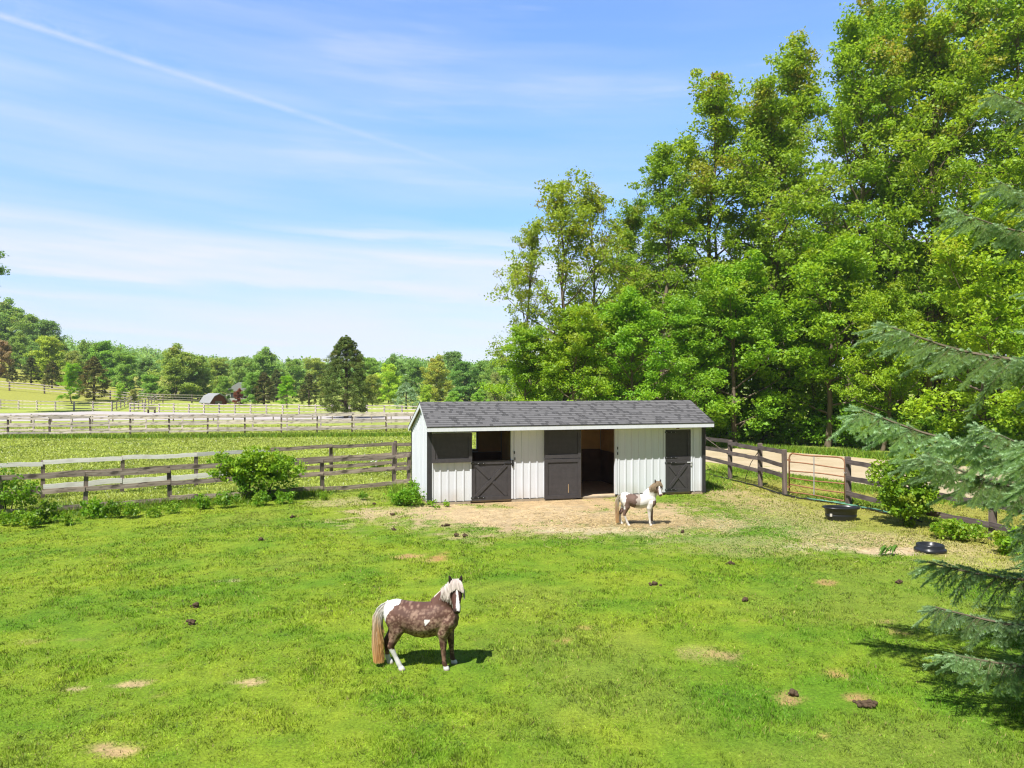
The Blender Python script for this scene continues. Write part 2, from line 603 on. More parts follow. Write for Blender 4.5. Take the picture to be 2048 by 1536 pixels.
gx = axis(-22, 22, .12, -1500, 1500, 1.07)
gy = axis(6.2, 34, .10, -200, 2500, 1.06)
GX, GY = np.meshgrid(gx, gy)
xs, ys = GX.ravel(), GY.ravel()
bz, tn, bn1, bn2 = bare(xs, ys)
lc, mz = lawn(xs, ys)
tan = np.array(DIRT)[None] * (.75 + .5 * bn2)[:, None] * np.where((ys < 17)[:, None], np.array([[.98, .78, .62]]), 1.0)
straw = np.array(STRAW)[None] * (.75 + .5 * bn2)[:, None]
dirt = tan * (1 - tn[:, None]) + straw * tn[:, None]
soil = lc * .78 + np.array([.02, .016, .006])[None]
gc = soil * (1 - bz[:, None]) + dirt * bz[:, None]
zz = hgt(xs, ys) + .025 * (bn1 - .5) * sstep(34, 20, ys) * (1 - bz) - .012 * bz * (ys < 34)
nx_, ny_ = len(gx), len(gy)
idx = np.arange(nx_ * ny_).reshape(ny_, nx_)
Fq = np.stack([idx[:-1, :-1], idx[:-1, 1:], idx[1:, 1:], idx[1:, :-1]], -1).reshape(-1, 4)

m, nt, out = newmat('ground_turf')
ca = attr(nt, 'col').outputs['Color']
geo = nt.nodes.new('ShaderNodeNewGeometry')
f1 = noise(nt, geo.outputs['Position'], 26.0, 4, .7)
f2 = noise(nt, geo.outputs['Position'], 3.2, 4, .6)
cc_ = mixc(nt, 1.0, ca, mixc(nt, mapr(nt, f1, .3, .7), (.62, .62, .62), (1.35, 1.35, 1.35)), 'MULTIPLY')
cc_ = mixc(nt, 1.0, cc_, mixc(nt, mapr(nt, f2, .3, .7), (.82, .84, .85), (1.16, 1.14, 1.1)), 'MULTIPLY')
principled(nt, out, cc_, .95, .1, bump(nt, f1, .8, .03))
ground = place('ground', np_mesh('ground', np.stack([xs, ys, zz], 1), Fq, m, col=gc, smooth=True))
tag(ground, kind='structure')


def sheet(name, poly, mat, z, step, jit):
    """flat sheet with a slightly ragged outline that follows the ground"""
    pts = []
    n = len(poly)
    for i in range(n):
        a = Vector(poly[i]); b = Vector(poly[(i + 1) % n])
        k = max(1, int((b - a).length / step))
        for j in range(k):
            p = a.lerp(b, j / k)
            q = float(fbm(np.array([p.x * .8]), np.array([p.y * .8]), 4)[0] - .5) * 2 * jit
            r = float(fbm(np.array([p.x * .8]), np.array([p.y * .8]), 14)[0] - .5) * 2 * jit
            pts.append((p.x + q, p.y + r))
    from mathutils.geometry import tessellate_polygon
    tri = tessellate_polygon([[Vector((p[0], p[1], 0)) for p in pts]])
    mb = MB()
    mb.v = [(p[0], p[1], z) for p in pts]
    mb.f = [tuple(t) for t in tri]
    o = mb.build(name, mat)
    me = o.data
    for p in me.polygons:
        if p.normal.z < 0: p.flip()
    return tag(o, kind='structure')


m, nt, out = newmat('sandy_drive')
geo = nt.nodes.new('ShaderNodeNewGeometry')
f1 = noise(nt, geo.outputs['Position'], 14.0, 5, .7)
f2 = noise(nt, geo.outputs['Position'], .45, 5, .65)
c = mixc(nt, mapr(nt, f2, .35, .65), (.385, .30, .19), (.455, .375, .255))
c = mixc(nt, mapr(nt, noise(nt, geo.outputs['Position'], 1.1, 4, .7), .58, .66, 0, .6), c, (.20, .21, .045))
c = mixc(nt, 1.0, c, mixc(nt, f1, (.75, .75, .75), (1.2, 1.2, 1.2)), 'MULTIPLY')
principled(nt, out, c, .95, .1, bump(nt, f1, .6, .02))
sheet('dirt_road', ROAD_R, m, .008, .5, .55)
m, nt, out = newmat('gravel_path')
geo = nt.nodes.new('ShaderNodeNewGeometry')
f1 = noise(nt, geo.outputs['Position'], 1.3, 5, .7)
principled(nt, out, mixc(nt, f1, (.34, .305, .285), (.46, .42, .40)), .95, .1)
sheet('gravel_path', ROAD_G, m, .012, 4.0, .8)

# ------------------------------------------------------------------ grass blades
def blades(n, region, seed):
    r = np.random.default_rng(seed)
    y0, y1, xl, xr, dens = region
    # sample y so that the density falls off as the blades get small
    u = r.random(n)
    e = .2
    y = (y0 ** e + u * (y1 ** e - y0 ** e)) ** (1 / e)
    x = xl(y) + r.random(n) * (xr(y) - xl(y))
    return x, y


def grass_mesh(x, y, hmin, hmax, wscale, seed, colfn, lean=.6, nseg=1):
    r = np.random.default_rng(seed)
    n = len(x)
    z = hgt(x, y)
    h = (hmin + (hmax - hmin) * r.random(n))
    w = wscale * (.7 + .6 * r.random(n))
    a = r.random(n) * 2 * np.pi
    la = r.random(n) * 2 * np.pi
    ln = lean * h * r.random(n) ** .7
    p0 = np.stack([x - np.cos(a) * w, y - np.sin(a) * w, z - .004], 1)
    p1 = np.stack([x + np.cos(a) * w, y + np.sin(a) * w, z - .004], 1)
    p2 = np.stack([x + np.cos(la) * ln, y + np.sin(la) * ln, z + h], 1)
    V = np.stack([p0, p1, p2], 1).reshape(-1, 3)
    Fc = np.arange(3 * n).reshape(n, 3)
    c = colfn(x, y, r)
    C = np.repeat(c, 3, 0)
    return V, Fc, C


m, nt, out = newmat('grass_blade')
ca = attr(nt, 'col').outputs['Color']
p = nd(nt, 'ShaderNodeBsdfPrincipled', Roughness=.55)
p.inputs['Specular IOR Level'].default_value = .3
nt.links.new(ca, p.inputs['Base Color'])
tr = nt.nodes.new('ShaderNodeBsdfTranslucent')
nt.links.new(mixc(nt, 1.0, ca, (1.2, 1.1, .6), 'MULTIPLY'), tr.inputs['Color'])
mx = nd(nt, 'ShaderNodeMixShader', Fac=.35)
nt.links.new(p.outputs[0], mx.inputs[1]); nt.links.new(tr.outputs[0], mx.inputs[2])
nt.links.new(mx.outputs[0], out.inputs['Surface'])
M['grass'] = m


def blade_col(x, y, r):
    c, _ = lawn(x, y)
    cl_ = .6 * sstep(.3, .7, fbm(x * 9, y * 9, 36, 2)) + .4 * sstep(.3, .7, vnoise(x * 24, y * 24, 38))
    k = ((.50 + 1.0 * r.random(len(x))) * (.48 + 1.0 * cl_))[:, None]
    c = c * k
    dryb = (r.random(len(x)) < .07)[:, None]
    return np.where(dryb, np.array([.30, .25, .09])[None] * k, c)


NB = 620000
x, y = blades(NB, (6.3, 34, lambda y: -y * .76 - .8, lambda y: y * .74 + .8, 1), 21)
b_, _, _, n2_ = bare(x, y)
rr = np.random.default_rng(3).random(NB)
u_, v_ = shed_uv(x, y)
keep = (rr > b_ * 1.06 - .02) & ~((u_ > -.05) & (u_ < 9.6) & (v_ > -.06) & (v_ < 3.9)) & ~inpoly(x, y, ROAD_R)
front = line_side(x, y, FENCE_FRONT)
keep &= ~((x < -3.5) & (front > .5))
x, y = x[keep], y[keep]
wd = np.clip(.0048 * y / 8.0, .004, .03)
tuft = .5 * fbm(x * 1.6, y * 1.6, 30, 3) + .5 * fbm(x * 9, y * 9, 33, 2)
hs = .5 + 1.3 * sstep(.38, .7, tuft)
V, Fc, C = grass_mesh(x, y, .012, .034, wd, 22, blade_col, 1.5)
hh = V[2::3, 2]; V[2::3, 2] = hgt(x, y) + (hh - hgt(x, y)) * hs
tag(place('grass', np_mesh('grass', V, Fc, M['grass'], col=C)), 'short bright green grazed turf of the paddock', 'grass', kind='stuff')

# rough meadow beyond the left-hand fence, with white clover heads
NM = 190000
x, y = blades(NM, (20, 66, lambda y: -y * .76 - 2, lambda y: np.minimum(y * .2 - 3, -3 + (y - 26) * .35), 1), 31)
keep = (line_side(x, y, FENCE_FRONT) > .3)
u_, v_ = shed_uv(x, y)
keep &= ~((u_ > -.1) & (v_ > -.1) & (v_ < 4.0))
x, y = x[keep], y[keep]


def meadow_col(x, y, r):
    c, _ = lawn(x, y)
    k = (.6 + .9 * r.random(len(x)))[:, None]
    c = c * k
    dk = sstep(.55, .7, fbm(x * .6, y * 1.2, 18, 3))[:, None] * .5
    c = c * (1 - dk) + np.array([.07, .15, .012])[None] * dk
    wh = (r.random(len(x)) < .03)[:, None]
    return np.where(wh, np.array([.55, .55, .42])[None], c)


V, Fc, C = grass_mesh(x, y, .03, .095, .0009 * y, 32, meadow_col, 1.1)
tag(place('meadow_grass', np_mesh('meadow_grass', V, Fc, M['grass'], col=C)), 'rough pale meadow grass with white clover beyond the grey fence', 'grass', kind='stuff')

# long grass: under the mid fences, beside the drive, foot of the wood
def strip(pts, wid, n, seed):
    r = np.random.default_rng(seed)
    P = np.array(pts, float)
    L = np.linalg.norm(np.diff(P, axis=0), axis=1); cum = np.concatenate([[0], np.cumsum(L)])
    s = r.random(n) * cum[-1]
    x = np.interp(s, cum, P[:, 0]); y = np.interp(s, cum, P[:, 1])
    a = r.normal(size=(n, 2)) * wid
    return x + a[:, 0], y + a[:, 1]


def long_col(x, y, r):
    k = (.5 + 1.0 * r.random(len(x)))[:, None]
    t = r.random(len(x))[:, None]
    return (np.array([.10, .24, .016])[None] * (1 - t) + np.array([.26, .34, .03])[None] * t) * k


sx_, sy_, sh_ = [], [], []
for (pts, wd_, n) in (([at(-60, 876), at(300, 875), at(900, 871)], .45, 14000),
                      ([(9, 47.5), (11.6, 45.5), (14.0, 42.2), (17.2, 39.0), (20.6, 35.0), (24.2, 30.4), (30, 27.2)], .9, 30000),
                      ([(9.6, 32.4), (10.6, 30.6), (12.2, 27), (14.0, 23.6), (16.2, 20.6)], .55, 12000),
                      ([(10.0, 24.5), (11.2, 23.0), (11.9, 20.3), (12.5, 17.6), (13.1, 15)], .35, 7000),
                      ([p for p in FENCE_FRONT[:-1]], .24, 8000), ([(p[0] + .2, p[1] - .35) for p in FENCE_FRONT[:-2]], .2, 5001), ([(-3.4, 22.9), (-4.0, 26)], .2, 1200),
                      ([(7.2, 26), (7.5, 29), (8.2, 31)], .5, 3000)):
    a, b = strip(pts, wd_, n, int(n))
    sx_.append(a); sy_.append(b); sh_.append(np.full(len(a), .42 if n in (12000, 7000, 3000, 5001) else 1.0))
x = np.concatenate(sx_); y = np.concatenate(sy_); sh = np.concatenate(sh_)
keep = ~inpoly(x, y, ROAD_R)
u_, v_ = shed_uv(x, y)
keep &= ~((u_ > -.1) & (u_ < 9.65) & (v_ > -.1) & (v_ < 4.0))
x, y, sh = x[keep], y[keep], sh[keep]
V, Fc, C = grass_mesh(x, y, .10, .34, .0006 * y, 42, long_col, .8)
V[2::3, 2] = hgt(x, y) + (V[2::3, 2] - hgt(x, y)) * sh
tag(place('verge_grass', np_mesh('verge_grass', V, Fc, M['grass'], col=C)), 'long unmown grass along the fences and the foot of the wood', 'grass', kind='stuff')

# loose straw in front of the stable
r = np.random.default_rng(51)
P = []
for (px, py, hw, hh, n) in ((1310, 1046, 170, 15, 2600), (1150, 1040, 300, 28, 1500), (1720, 1085, 150, 20, 700), (1500, 1020, 110, 26, 500)):
    X, Y = at(px, py)
    q = r.normal(size=(n, 2)) * .55
    P.append(np.stack([X + q[:, 0] * hw * Y / F, Y + q[:, 1] * hh * Y * Y / (F * HC)], 1))
P = np.concatenate(P)
u_, v_ = shed_uv(P[:, 0], P[:, 1]); P = P[(v_ < -.15)]
n = len(P); a = r.random(n) * np.pi; L = .04 + .09 * r.random(n)
dv = np.stack([np.cos(a), np.sin(a)], 1)
pv = np.stack([-dv[:, 1], dv[:, 0]], 1) * .006
z0 = .006 + .02 * r.random(n); z1 = .006 + .03 * r.random(n)
V = np.stack([np.c_[P - dv * L[:, None] - pv, z0], np.c_[P - dv * L[:, None] + pv, z0], np.c_[P + dv * L[:, None] + pv, z1], np.c_[P + dv * L[:, None] - pv, z1]], 1).reshape(-1, 3)
C = np.repeat(np.array([[.62, .50, .27]]) * (.6 + .6 * r.random((n, 1))), 4, 0)
tag(place('straw', np_mesh('straw', V, np.arange(4 * n).reshape(n, 4), M['grass'], col=C)), 'loose pale straw trodden into the bare earth before the stable', 'straw', kind='stuff')
# ------------------------------------------------------------------ the stable
def white_paint(name, stain=.25):
    m, nt, out = newmat(name)
    g = noise(nt, objvec(nt, (9, 9, .7)), 1.0, 4, .6)
    b = noise(nt, objvec(nt, (1.2, 1.2, .5)), 1.6, 4, .6)
    tcn = nt.nodes.new('ShaderNodeTexCoord'); s = nt.nodes.new('ShaderNodeSeparateXYZ')
    nt.links.new(tcn.outputs['Object'], s.inputs[0])
    dirt_ = mth(nt, 'MULTIPLY', mapr(nt, s.outputs[2], .0, .5, 1.0, 0.0), mapr(nt, b, .35, .7))
    c = mixc(nt, mapr(nt, g, .25, .75), (.60, .615, .645), (.685, .70, .73))
    c = mixc(nt, mth(nt, 'MULTIPLY', dirt_, stain), c, (.42, .34, .24))
    principled(nt, out, c, .6, .3, bump(nt, g, .12, .01))
    return m


M['white'] = white_paint('white_painted_siding', .8)
M['trim_white'] = white_paint('white_trim', .1)


def dark_paint(name, col):
    m, nt, out = newmat(name)
    g = noise(nt, objvec(nt, (3, 3, 3)), 2.2, 5, .65)
    sc_ = noise(nt, objvec(nt, (14, 14, 3)), 1.5, 3, .6)
    c = mixc(nt, mapr(nt, g, .3, .7), tuple(k * .82 for k in col), tuple(k * 1.18 for k in col))
    c = mixc(nt, mapr(nt, sc_, .68, .78, 0, .35), c, (.22, .19, .17))
    principled(nt, out, c, .62, .35, bump(nt, g, .1, .01))
    return m


M['char'] = dark_paint('charcoal_paint', (.052, .047, .048))
M['char_trim'] = dark_paint('dark_corner_trim', (.034, .034, .034))
M['ply'] = plain('brown_plywood', (.85, .50, .22), .75, .25, .35, 2.2, bmp=.2)
M['kick'] = plain('dark_kick_board', (.16, .09, .045), .8, .2, .4, 3.0, bmp=.3)
M['soil_in'] = plain('stall_floor', (.50, .37, .24), .95, .1, .3, 6.0, bmp=.5)
M['skid'] = plain('timber_skid', (.34, .28, .20), .85, .2, .35, 5.0, bmp=.4)
M['rafter'] = plain('bare_pine', (.40, .28, .15), .8, .2, .25, 3.0)

# three-tab shingles: courses as real steps, tabs from a brick pattern in metres
m, nt, out = newmat('asphalt_shingle')
uv = nt.nodes.new('ShaderNodeUVMap'); uv.uv_map = 'uv'
br = nt.nodes.new('ShaderNodeTexBrick')
br.inputs['Scale'].default_value = 1.0
br.inputs['Brick Width'].default_value = .12
br.inputs['Row Height'].default_value = .135
br.inputs['Mortar Size'].default_value = .006
br.inputs['Bias'].default_value = 0.0
br.inputs['Color1'].default_value = (0, 0, 0, 1)
br.inputs['Color2'].default_value = (1, 1, 1, 1)
br.inputs['Mortar'].default_value = (.6, .6, .6, 1)
nt.links.new(uv.outputs[0], br.inputs['Vector'])
gn = noise(nt, uv.outputs[0], 9.0, 5, .7)
gn2 = noise(nt, uv.outputs[0], 1.1, 4, .6)
bc = mapr(nt, br.outputs['Color'], .62, .82)
c = mixc(nt, bc, (.126, .124, .125), (.070, .069, .070))
c = mixc(nt, 1.0, c, mixc(nt, gn, (.7, .7, .7), (1.3, 1.28, 1.26)), 'MULTIPLY')
c = mixc(nt, 1.0, c, mixc(nt, gn2, (.88, .88, .9), (1.1, 1.09, 1.08)), 'MULTIPLY')
principled(nt, out, c, .9, .25, bump(nt, gn, .5, .006))
M['shingle'] = m

def boxes(name, mat, parent, L):
    for b in L:
        m_ = MB(); m_.box(*b); m_.build(name, mat, parent)


SL = 9.55; SD = 3.85
VE, ZE = -.45, 2.45      # front eave
VR, ZR = 1.13, 3.15      # ridge
VB, ZB = 4.10, 2.20      # back eave
OV = .10
stable = thing('stable', 'long white board and batten stable with dark half doors and grey shingle roof', 'stable', tuple(SH0), TH)


def zroof(v):
    return ZE + (v - VE) * (ZR - ZE) / (VR - VE) if v < VR else ZR + (v - VR) * (ZB - ZR) / (VB - VR)


# front wall with battens, openings left free
OPEN = [(1.373, 2.661, .07, 2.265), (5.0, 6.24, .0, 2.285), (8.07, 9.02, .07, 2.20)]
mb = MB()
segs = [(0.0, 1.373), (2.661, 5.0), (6.24, 8.07), (9.02, SL)]
WT = 2.545
for a, b in segs:
    mb.box(a, b, 0, .09, .085, WT)
for (a, b, z0, z1) in OPEN:
    mb.box(a, b, 0, .09, z1, WT)
for a, b in segs:
    k = a + .13
    while k < b - .05:
        mb.box(k - .021, k + .021, -.022, -.0005, .07, 2.40)
        k += .245
mb.build('front_wall', M['white'], stable)


def gable(x0, x1, name, sgn):
    mb = MB()
    pts = [(0.092, .085)] + [(SD, .085), (SD, zroof(SD) - .085), (VR, ZR - .085), (.092, zroof(.092) - .085)]
    mb.prism(pts, lambda p: (x0, p[0], p[1]), lambda p: (x1, p[0], p[1]))
    k = .30
    xf = x0 if sgn < 0 else x1
    while k < SD - .1:
        zt = zroof(k) - .10
        lo, hi = (xf - .02, xf - .0005) if sgn < 0 else (xf + .0005, xf + .02)
        mb.box(lo, hi, k - .02, k + .02, .08, zt)
        k += .305
    return mb.build(name, M['white'], stable)


gable(0.0, .09, 'gable_wall', -1)
gable(SL - .09, SL, 'gable_wall', 1)
# back wall with the stall window
mb = MB()
WX0, WX1, WZ0, WZ1 = 1.35, 2.36, 1.36, 1.97
for (x0, x1, z0, z1) in ((.092, WX0, .085, 2.18), (WX1, SL - .092, .085, 2.18), (WX0, WX1, .085, WZ0), (WX0, WX1, WZ1, 2.18)):
    mb.box(x0, x1, SD - .09, SD - .002, z0, z1)
mb.build('back_wall', M['white'], stable)
mb = MB()
for x in (1.6, 1.85, 2.1):
    mb.box(x - .012, x + .012, SD - .06, SD - .03, WZ0, WZ1)
mb.box(WX0 - .06, WX0, SD - .115, SD - .092, WZ0 - .06, WZ1 + .06)
mb.box(WX1, WX1 + .06, SD - .115, SD - .092, WZ0 - .06, WZ1 + .06)
mb.box(WX0, WX1, SD - .115, SD - .092, WZ0 - .06, WZ0)
mb.box(WX0, WX1, SD - .115, SD - .092, WZ1, WZ1 + .06)
tag(mb.build('window', M['rafter'], stable), 'barred open window in the back wall of the left stall')
# stall partitions and boarding
boxes('partition', M['ply'], stable, [(x, x + .04, .095, SD - .12, .02, 2.3) for x in (3.30, 7.25)])
boxes('lining', M['ply'], stable, [(3.36, 7.23, SD - .118, SD - .095, 1.25, 2.16), (.095, WX0 - .07, SD - .118, SD - .095, 1.25, 2.16), (WX1 + .07, 3.28, SD - .118, SD - .095, 1.25, 2.16)])
boxes('kick_board', M['kick'], stable, [(3.36, 7.23, SD - .15, SD - .119, .02, 1.24), (.095, 3.28, SD - .15, SD - .119, .02, 1.24), (3.345, 3.375, .1, SD - .16, .02, 1.22),
      (7.22, 7.248, .1, SD - .16, .02, 1.22), (3.36, 7.2, SD - .20, SD - .152, 1.20, 1.26)])
mb = MB(); mb.box(.1, SL - .1, .1, SD - .16, .0, .035)
mb.build('stall_floor', M['soil_in'], stable)
# skids that carry it
boxes('skid', M['skid'], stable, [(a + .02, b - .02, -.012, .10, -.06, .062) for a, b in ((0.0, 1.36), (2.66, 4.9), (6.30, 8.0), (9.05, SL))] +
      [(.0, .1, .12, SD, -.06, .082), (SL - .1, SL, .12, SD, -.06, .082)])
boxes('footing', M['skid'], stable, [(x, x + .17, -.05, -.013, -.05, .05) for x in (.3, .85, 2.9, 3.4, 6.5, 9.2)])
boxes('sill_board', M['char_trim'], stable, [(0, 1.373, -.012, -.001, .06, .085), (2.66, 3.75, -.012, -.001, .06, .085), (6.24, 8.07, -.012, -.001, .06, .085), (9.02, SL, -.012, -.001, .06, .085)])
# roof deck, shingles, fascia, rakes
mb = MB()
def slab(v0, z0, v1, z1, t, lift):
    dv, dz_ = v1 - v0, z1 - z0
    L = math.hypot(dv, dz_); nx, nz = -dz_ / L, dv / L
    A = (v0 + nx * lift, z0 + nz * lift); B = (v1 + nx * lift, z1 + nz * lift)
    C = (v1 + nx * (lift - t), z1 + nz * (lift - t)); D = (v0 + nx * (lift - t), z0 + nz * (lift - t))
    return [A, B, C, D]
for q in (slab(VE, ZE, VR, ZR, .03, -.012), slab(VR, ZR, VB, ZB, .03, -.012)):
    mb.prism(q, lambda p: (-OV + .002, p[0], p[1]), lambda p: (SL + OV - .002, p[0], p[1]))
x = .35
while x < SL - .2:
    mb.prism(slab(VE + .03, zroof(VE + .03), VR - .05, zroof(VR - .05), .09, -.045), lambda p: (x, p[0], p[1]), lambda p: (x + .04, p[0], p[1]))
    x += .61
mb.build('roof_deck', M['rafter'], stable)
V, Fs, UV = [], [], []
def courses(v0, z0, v1, z1, exposure=.135):
    dv, dz_ = v1 - v0, z1 - z0
    L = math.hypot(dv, dz_); ex, ez = dv / L, dz_ / L; nx, nz = -ez, ex
    if nz < 0: nx, nz = -nx, -nz
    n = int(math.ceil(L / exposure)); NX = 40
    for i in range(n):
        s0 = i * exposure; s1 = min(L, s0 + exposure + .01)
        for k in range(NX):
            xa = -OV - .012 + (SL + 2 * OV + .024) * k / NX; xb = -OV - .012 + (SL + 2 * OV + .024) * (k + 1) / NX
            l0 = .014 + .0015 * math.sin(xa * 3.1 + i); l0b = .014 + .0015 * math.sin(xb * 3.1 + i)
            b = len(V)
            def P(xx, s, l): return (xx, v0 + ex * s + nx * l, z0 + ez * s + nz * l)
            V.extend([P(xa, s0, l0), P(xb, s0, l0b), P(xb, s1, .002), P(xa, s1, .002), P(xa, s0, .0), P(xb, s0, .0)])
            u0 = s0 + .002
            Fs.append((b, b + 1, b + 2, b + 3)); UV.append([(xa, u0), (xb, u0), (xb, s0 + exposure - .002), (xa, s0 + exposure - .002)])
            Fs.append((b + 4, b + 5, b + 1, b)); UV.append([(xa, u0), (xb, u0), (xb, u0 + .01), (xa, u0 + .01)])
courses(VE - .02, ZE - .009, VR, ZR)
courses(VB + .02, ZB - .006, VR, ZR)
mb = MB()
for k in range(34):       # ridge caps
    xa = -OV - .01 + k * .286; xb = min(xa + .30, SL + OV + .01)
    b = len(V)
    V.extend([(xa, VR - .14, ZR - .045), (xb, VR - .14, ZR - .048), (xb, VR, ZR + .018), (xa, VR, ZR + .024), (xb, VR + .15, ZR - .032), (xa, VR + .15, ZR - .028)])
    Fs.append((b, b + 1, b + 2, b + 3)); UV.append([(xa, 9.02), (xb, 9.02), (xb, 9.1), (xa, 9.1)])
    Fs.append((b + 3, b + 2, b + 4, b + 5)); UV.append([(xa, 9.02), (xb, 9.02), (xb, 9.1), (xa, 9.1)])
me = bpy.data.meshes.new('roof')
me.from_pydata(V, [], Fs)
ul = me.uv_layers.new(name='uv')
k = 0
for q in UV:
    for c in q:
        ul.data[k].uv = c; k += 1
me.materials.append(M['shingle'])
place('roof', me, stable)
boxes('fascia', M['trim_white'], stable, [(-OV, SL + OV, VE - .022, VE, 2.295, 2.425), (-OV, SL + OV, VB, VB + .02, 2.05, 2.18)])
mb = MB(); mb.box(-OV - .004, SL + OV + .004, VE - .03, VE - .0225, 2.42, 2.444); mb.box(-OV - .004, SL + OV + .004, VE - .0224, VE - .001, 2.426, 2.436)
mb.build('drip_edge', M['char_trim'], stable)
for (x0, x1) in ((-OV - .001, -OV + .021), (SL + OV - .021, SL + OV + .001)):
    mb = MB()
    for q in (slab(VE, ZE, VR, ZR, .13, -.004), slab(VR, ZR, VB, ZB, .13, -.004)):
        if q[0][0] < 0:
            q = [q[0], q[1], (VR, ZR - .15), q[3]]
        else:
            q = [(VR, ZR - .004), q[1], q[2], (VR, ZR - .15)]
        mb.prism(q, lambda p: (x0, p[0], p[1]), lambda p: (x1, p[0], p[1]))
    mb.build('rake_board', M['trim_white'], stable)
mb = MB()      # soffit boards under the front eave
mb.box(-OV + .022, SL + OV - .022, VE + .001, -.024, 2.297, 2.312)
mb.build('soffit', M['trim_white'], stable)
# corner trim
for L in ([(-.024, .10, -.046, -.024, .04, 2.296), (-.024, -.001, -.0235, .10, .04, 2.4)], [(SL - .10, SL + .024, -.046, -.024, .04, 2.296), (SL + .001, SL + .024, -.0235, .10, .04, 2.4)],
          [(-.024, -.001, SD - .06, SD + .02, .04, 2.12)]):
    mb = MB()
    for b in L: mb.box(*b)
    mb.build('corner_trim', M['char_trim'], stable)
# white jambs and heads round the openings
for (a, b, z0, z1) in OPEN:
    mb = MB()
    mb.box(a - .062, a - .002, -.0265, -.0225, .09, z1 + .06)
    mb.box(b + .002, b + .062, -.0265, -.0225, .09, z1 + .06)
    mb.box(a - .002, b + .002, -.0265, -.0225, z1, z1 + .06)
    mb.build('door_frame', M['trim_white'], stable)
boxes('threshold', M['skid'], stable, [(1.373, 2.661, .0, .1, .03, .075), (8.07, 9.02, .0, .1, .03, .075), (5.0, 6.24, -.03, .12, .0, .05)])


def leaf_door(name, w, h, brace, loc, rot=(0, 0, 0), label=None, hinges='l', bolts=True):
    """half door: boarded panel with a raised frame; braces, hinges and bolts are sub-parts"""
    mb = MB()
    mb.box(0, w, 0, .03, 0, h)
    fw = .11
    mb.box(0, fw, -.024, -.0003, 0, h); mb.box(w - fw, w, -.024, -.0003, 0, h)
    mb.box(fw, w - fw, -.024, -.0003, 0, fw * 1.05); mb.box(fw, w - fw, -.024, -.0003, h - fw, h)
    d = mb.build(name, M['char'], stable, loc, rot)
    if label: d['label'] = label
    if brace:
        x0, z0, x1, z1 = fw, fw * 1.05, w - fw, h - fw
        mb = MB()
        L = math.hypot(x1 - x0, z1 - z0); ang = math.atan2(z1 - z0, x1 - x0)
        Mx = Matrix.Translation((x0, 0, z0)) @ Matrix.Rotation(-ang, 4, 'Y')
        mb.box(.035, L - .035, -.023, -.0004, -.052, .052, Mx)
        mb.build('brace', M['char'], d)
        for s in (0, 1):
            mb = MB()
            Mx = Matrix.Translation((x0, 0, z1)) @ Matrix.Rotation(ang, 4, 'Y')
            a, b = (.03, L / 2 - .075) if s == 0 else (L / 2 + .075, L - .03)
            mb.box(a, b, -.0225, -.0004, -.05, .05, Mx)
            mb.build('brace', M['char'], d)
    if hinges:
        for z in (.09, h - .08):
            mb = MB()
            if hinges == 'l':
                mb.box(-.035, .42, -.034, -.0245, z - .022, z + .022)
            else:
                mb.box(w - .42, w + .035, -.034, -.0245, z - .022, z + .022)
            hg = mb.build('hinge', M['hinge'], d)
            if bolts:
                for q in (.03, .2, .37):
                    xx = q if hinges == 'l' else w - q
                    mb = MB(); mb.ell((xx, -.036, z), (.011, .006, .011), 8, 4)
                    mb.build('bolt', M['steel'], d)
    return d


# left opening: lower half shut, upper half folded back flat on the wall
d = leaf_door('door', 1.268, 1.25, True, (1.383, -.006, .075), label='closed lower half door with diagonal cross braces in the left stall')
mb = MB(); mb.box(1.06, 1.34, -.04, -.0245, 1.13, 1.17); mb.box(1.29, 1.35, -.05, -.03, 1.05, 1.25)
mb.build('latch', M['hinge'], d)
leaf_door('door', 1.27, .915, False, (.098, -.10, 1.30), (math.radians(-1.5), 0, 0), 'upper half door folded open against the wall at the left end', None)
# middle opening: both halves folded back to the left
leaf_door('door', 1.235, .93, False, (3.755, -.085, 1.345), (0, 0, math.radians(-1)), 'upper half of the middle door folded open against the wall', None)
d = leaf_door('door', 1.235, 1.29, False, (3.755, -.085, .035), (0, 0, math.radians(-1)), 'scuffed lower half of the middle door folded open against the wall', None)
mb = MB(); mb.box(.80, .82, -.0035, -.0005, .18, .46)
mb.build('scratch', M['rafter'], d)
mb = MB(); mb.box(4.992, 5.004, -.115, -.028, .03, 2.28)
tag(mb.build('door_edge', M['skid'], stable), 'bare timber edge of the open middle door')
# right opening: both halves shut
leaf_door('door', .93, 1.03, False, (8.08, -.006, 1.165), label='closed plain upper half of the narrow right-hand door')
d = leaf_door('door', .93, 1.08, True, (8.08, -.006, .078), label='closed lower half of the narrow door with diagonal cross braces')
mb = MB(); mb.box(.80, .99, -.045, -.0245, .98, 1.02); mb.box(.925, .965, -.05, -.03, .88, .95)
mb.build('latch', M['steel'], d)
boxes('hook', M['hinge'], stable, [(x - .015, x + .015, -.045, -.028, z - .045, z + .045) for (x, z) in ((2.76, 1.56), (2.78, 1.36), (6.32, 1.62), (6.32, 1.44))])
# dark marks on the header over the right-hand door: a small number plate and a row of worn lettering
mb = MB(); mb.box(8.47, 8.59, -.0305, -.0275, 2.222, 2.254)
mb.build('number_plate', M['kick'], stable)
mb = MB()
x = 7.98
rr_ = random.Random(4)
while x < 8.98:
    ww = rr_.uniform(.03, .09)
    mb.box(x, x + ww, -.0285, -.0275, 2.275, 2.2935)
    x += ww + rr_.uniform(.008, .03)
mb.build('lettering', M['kick'], stable)

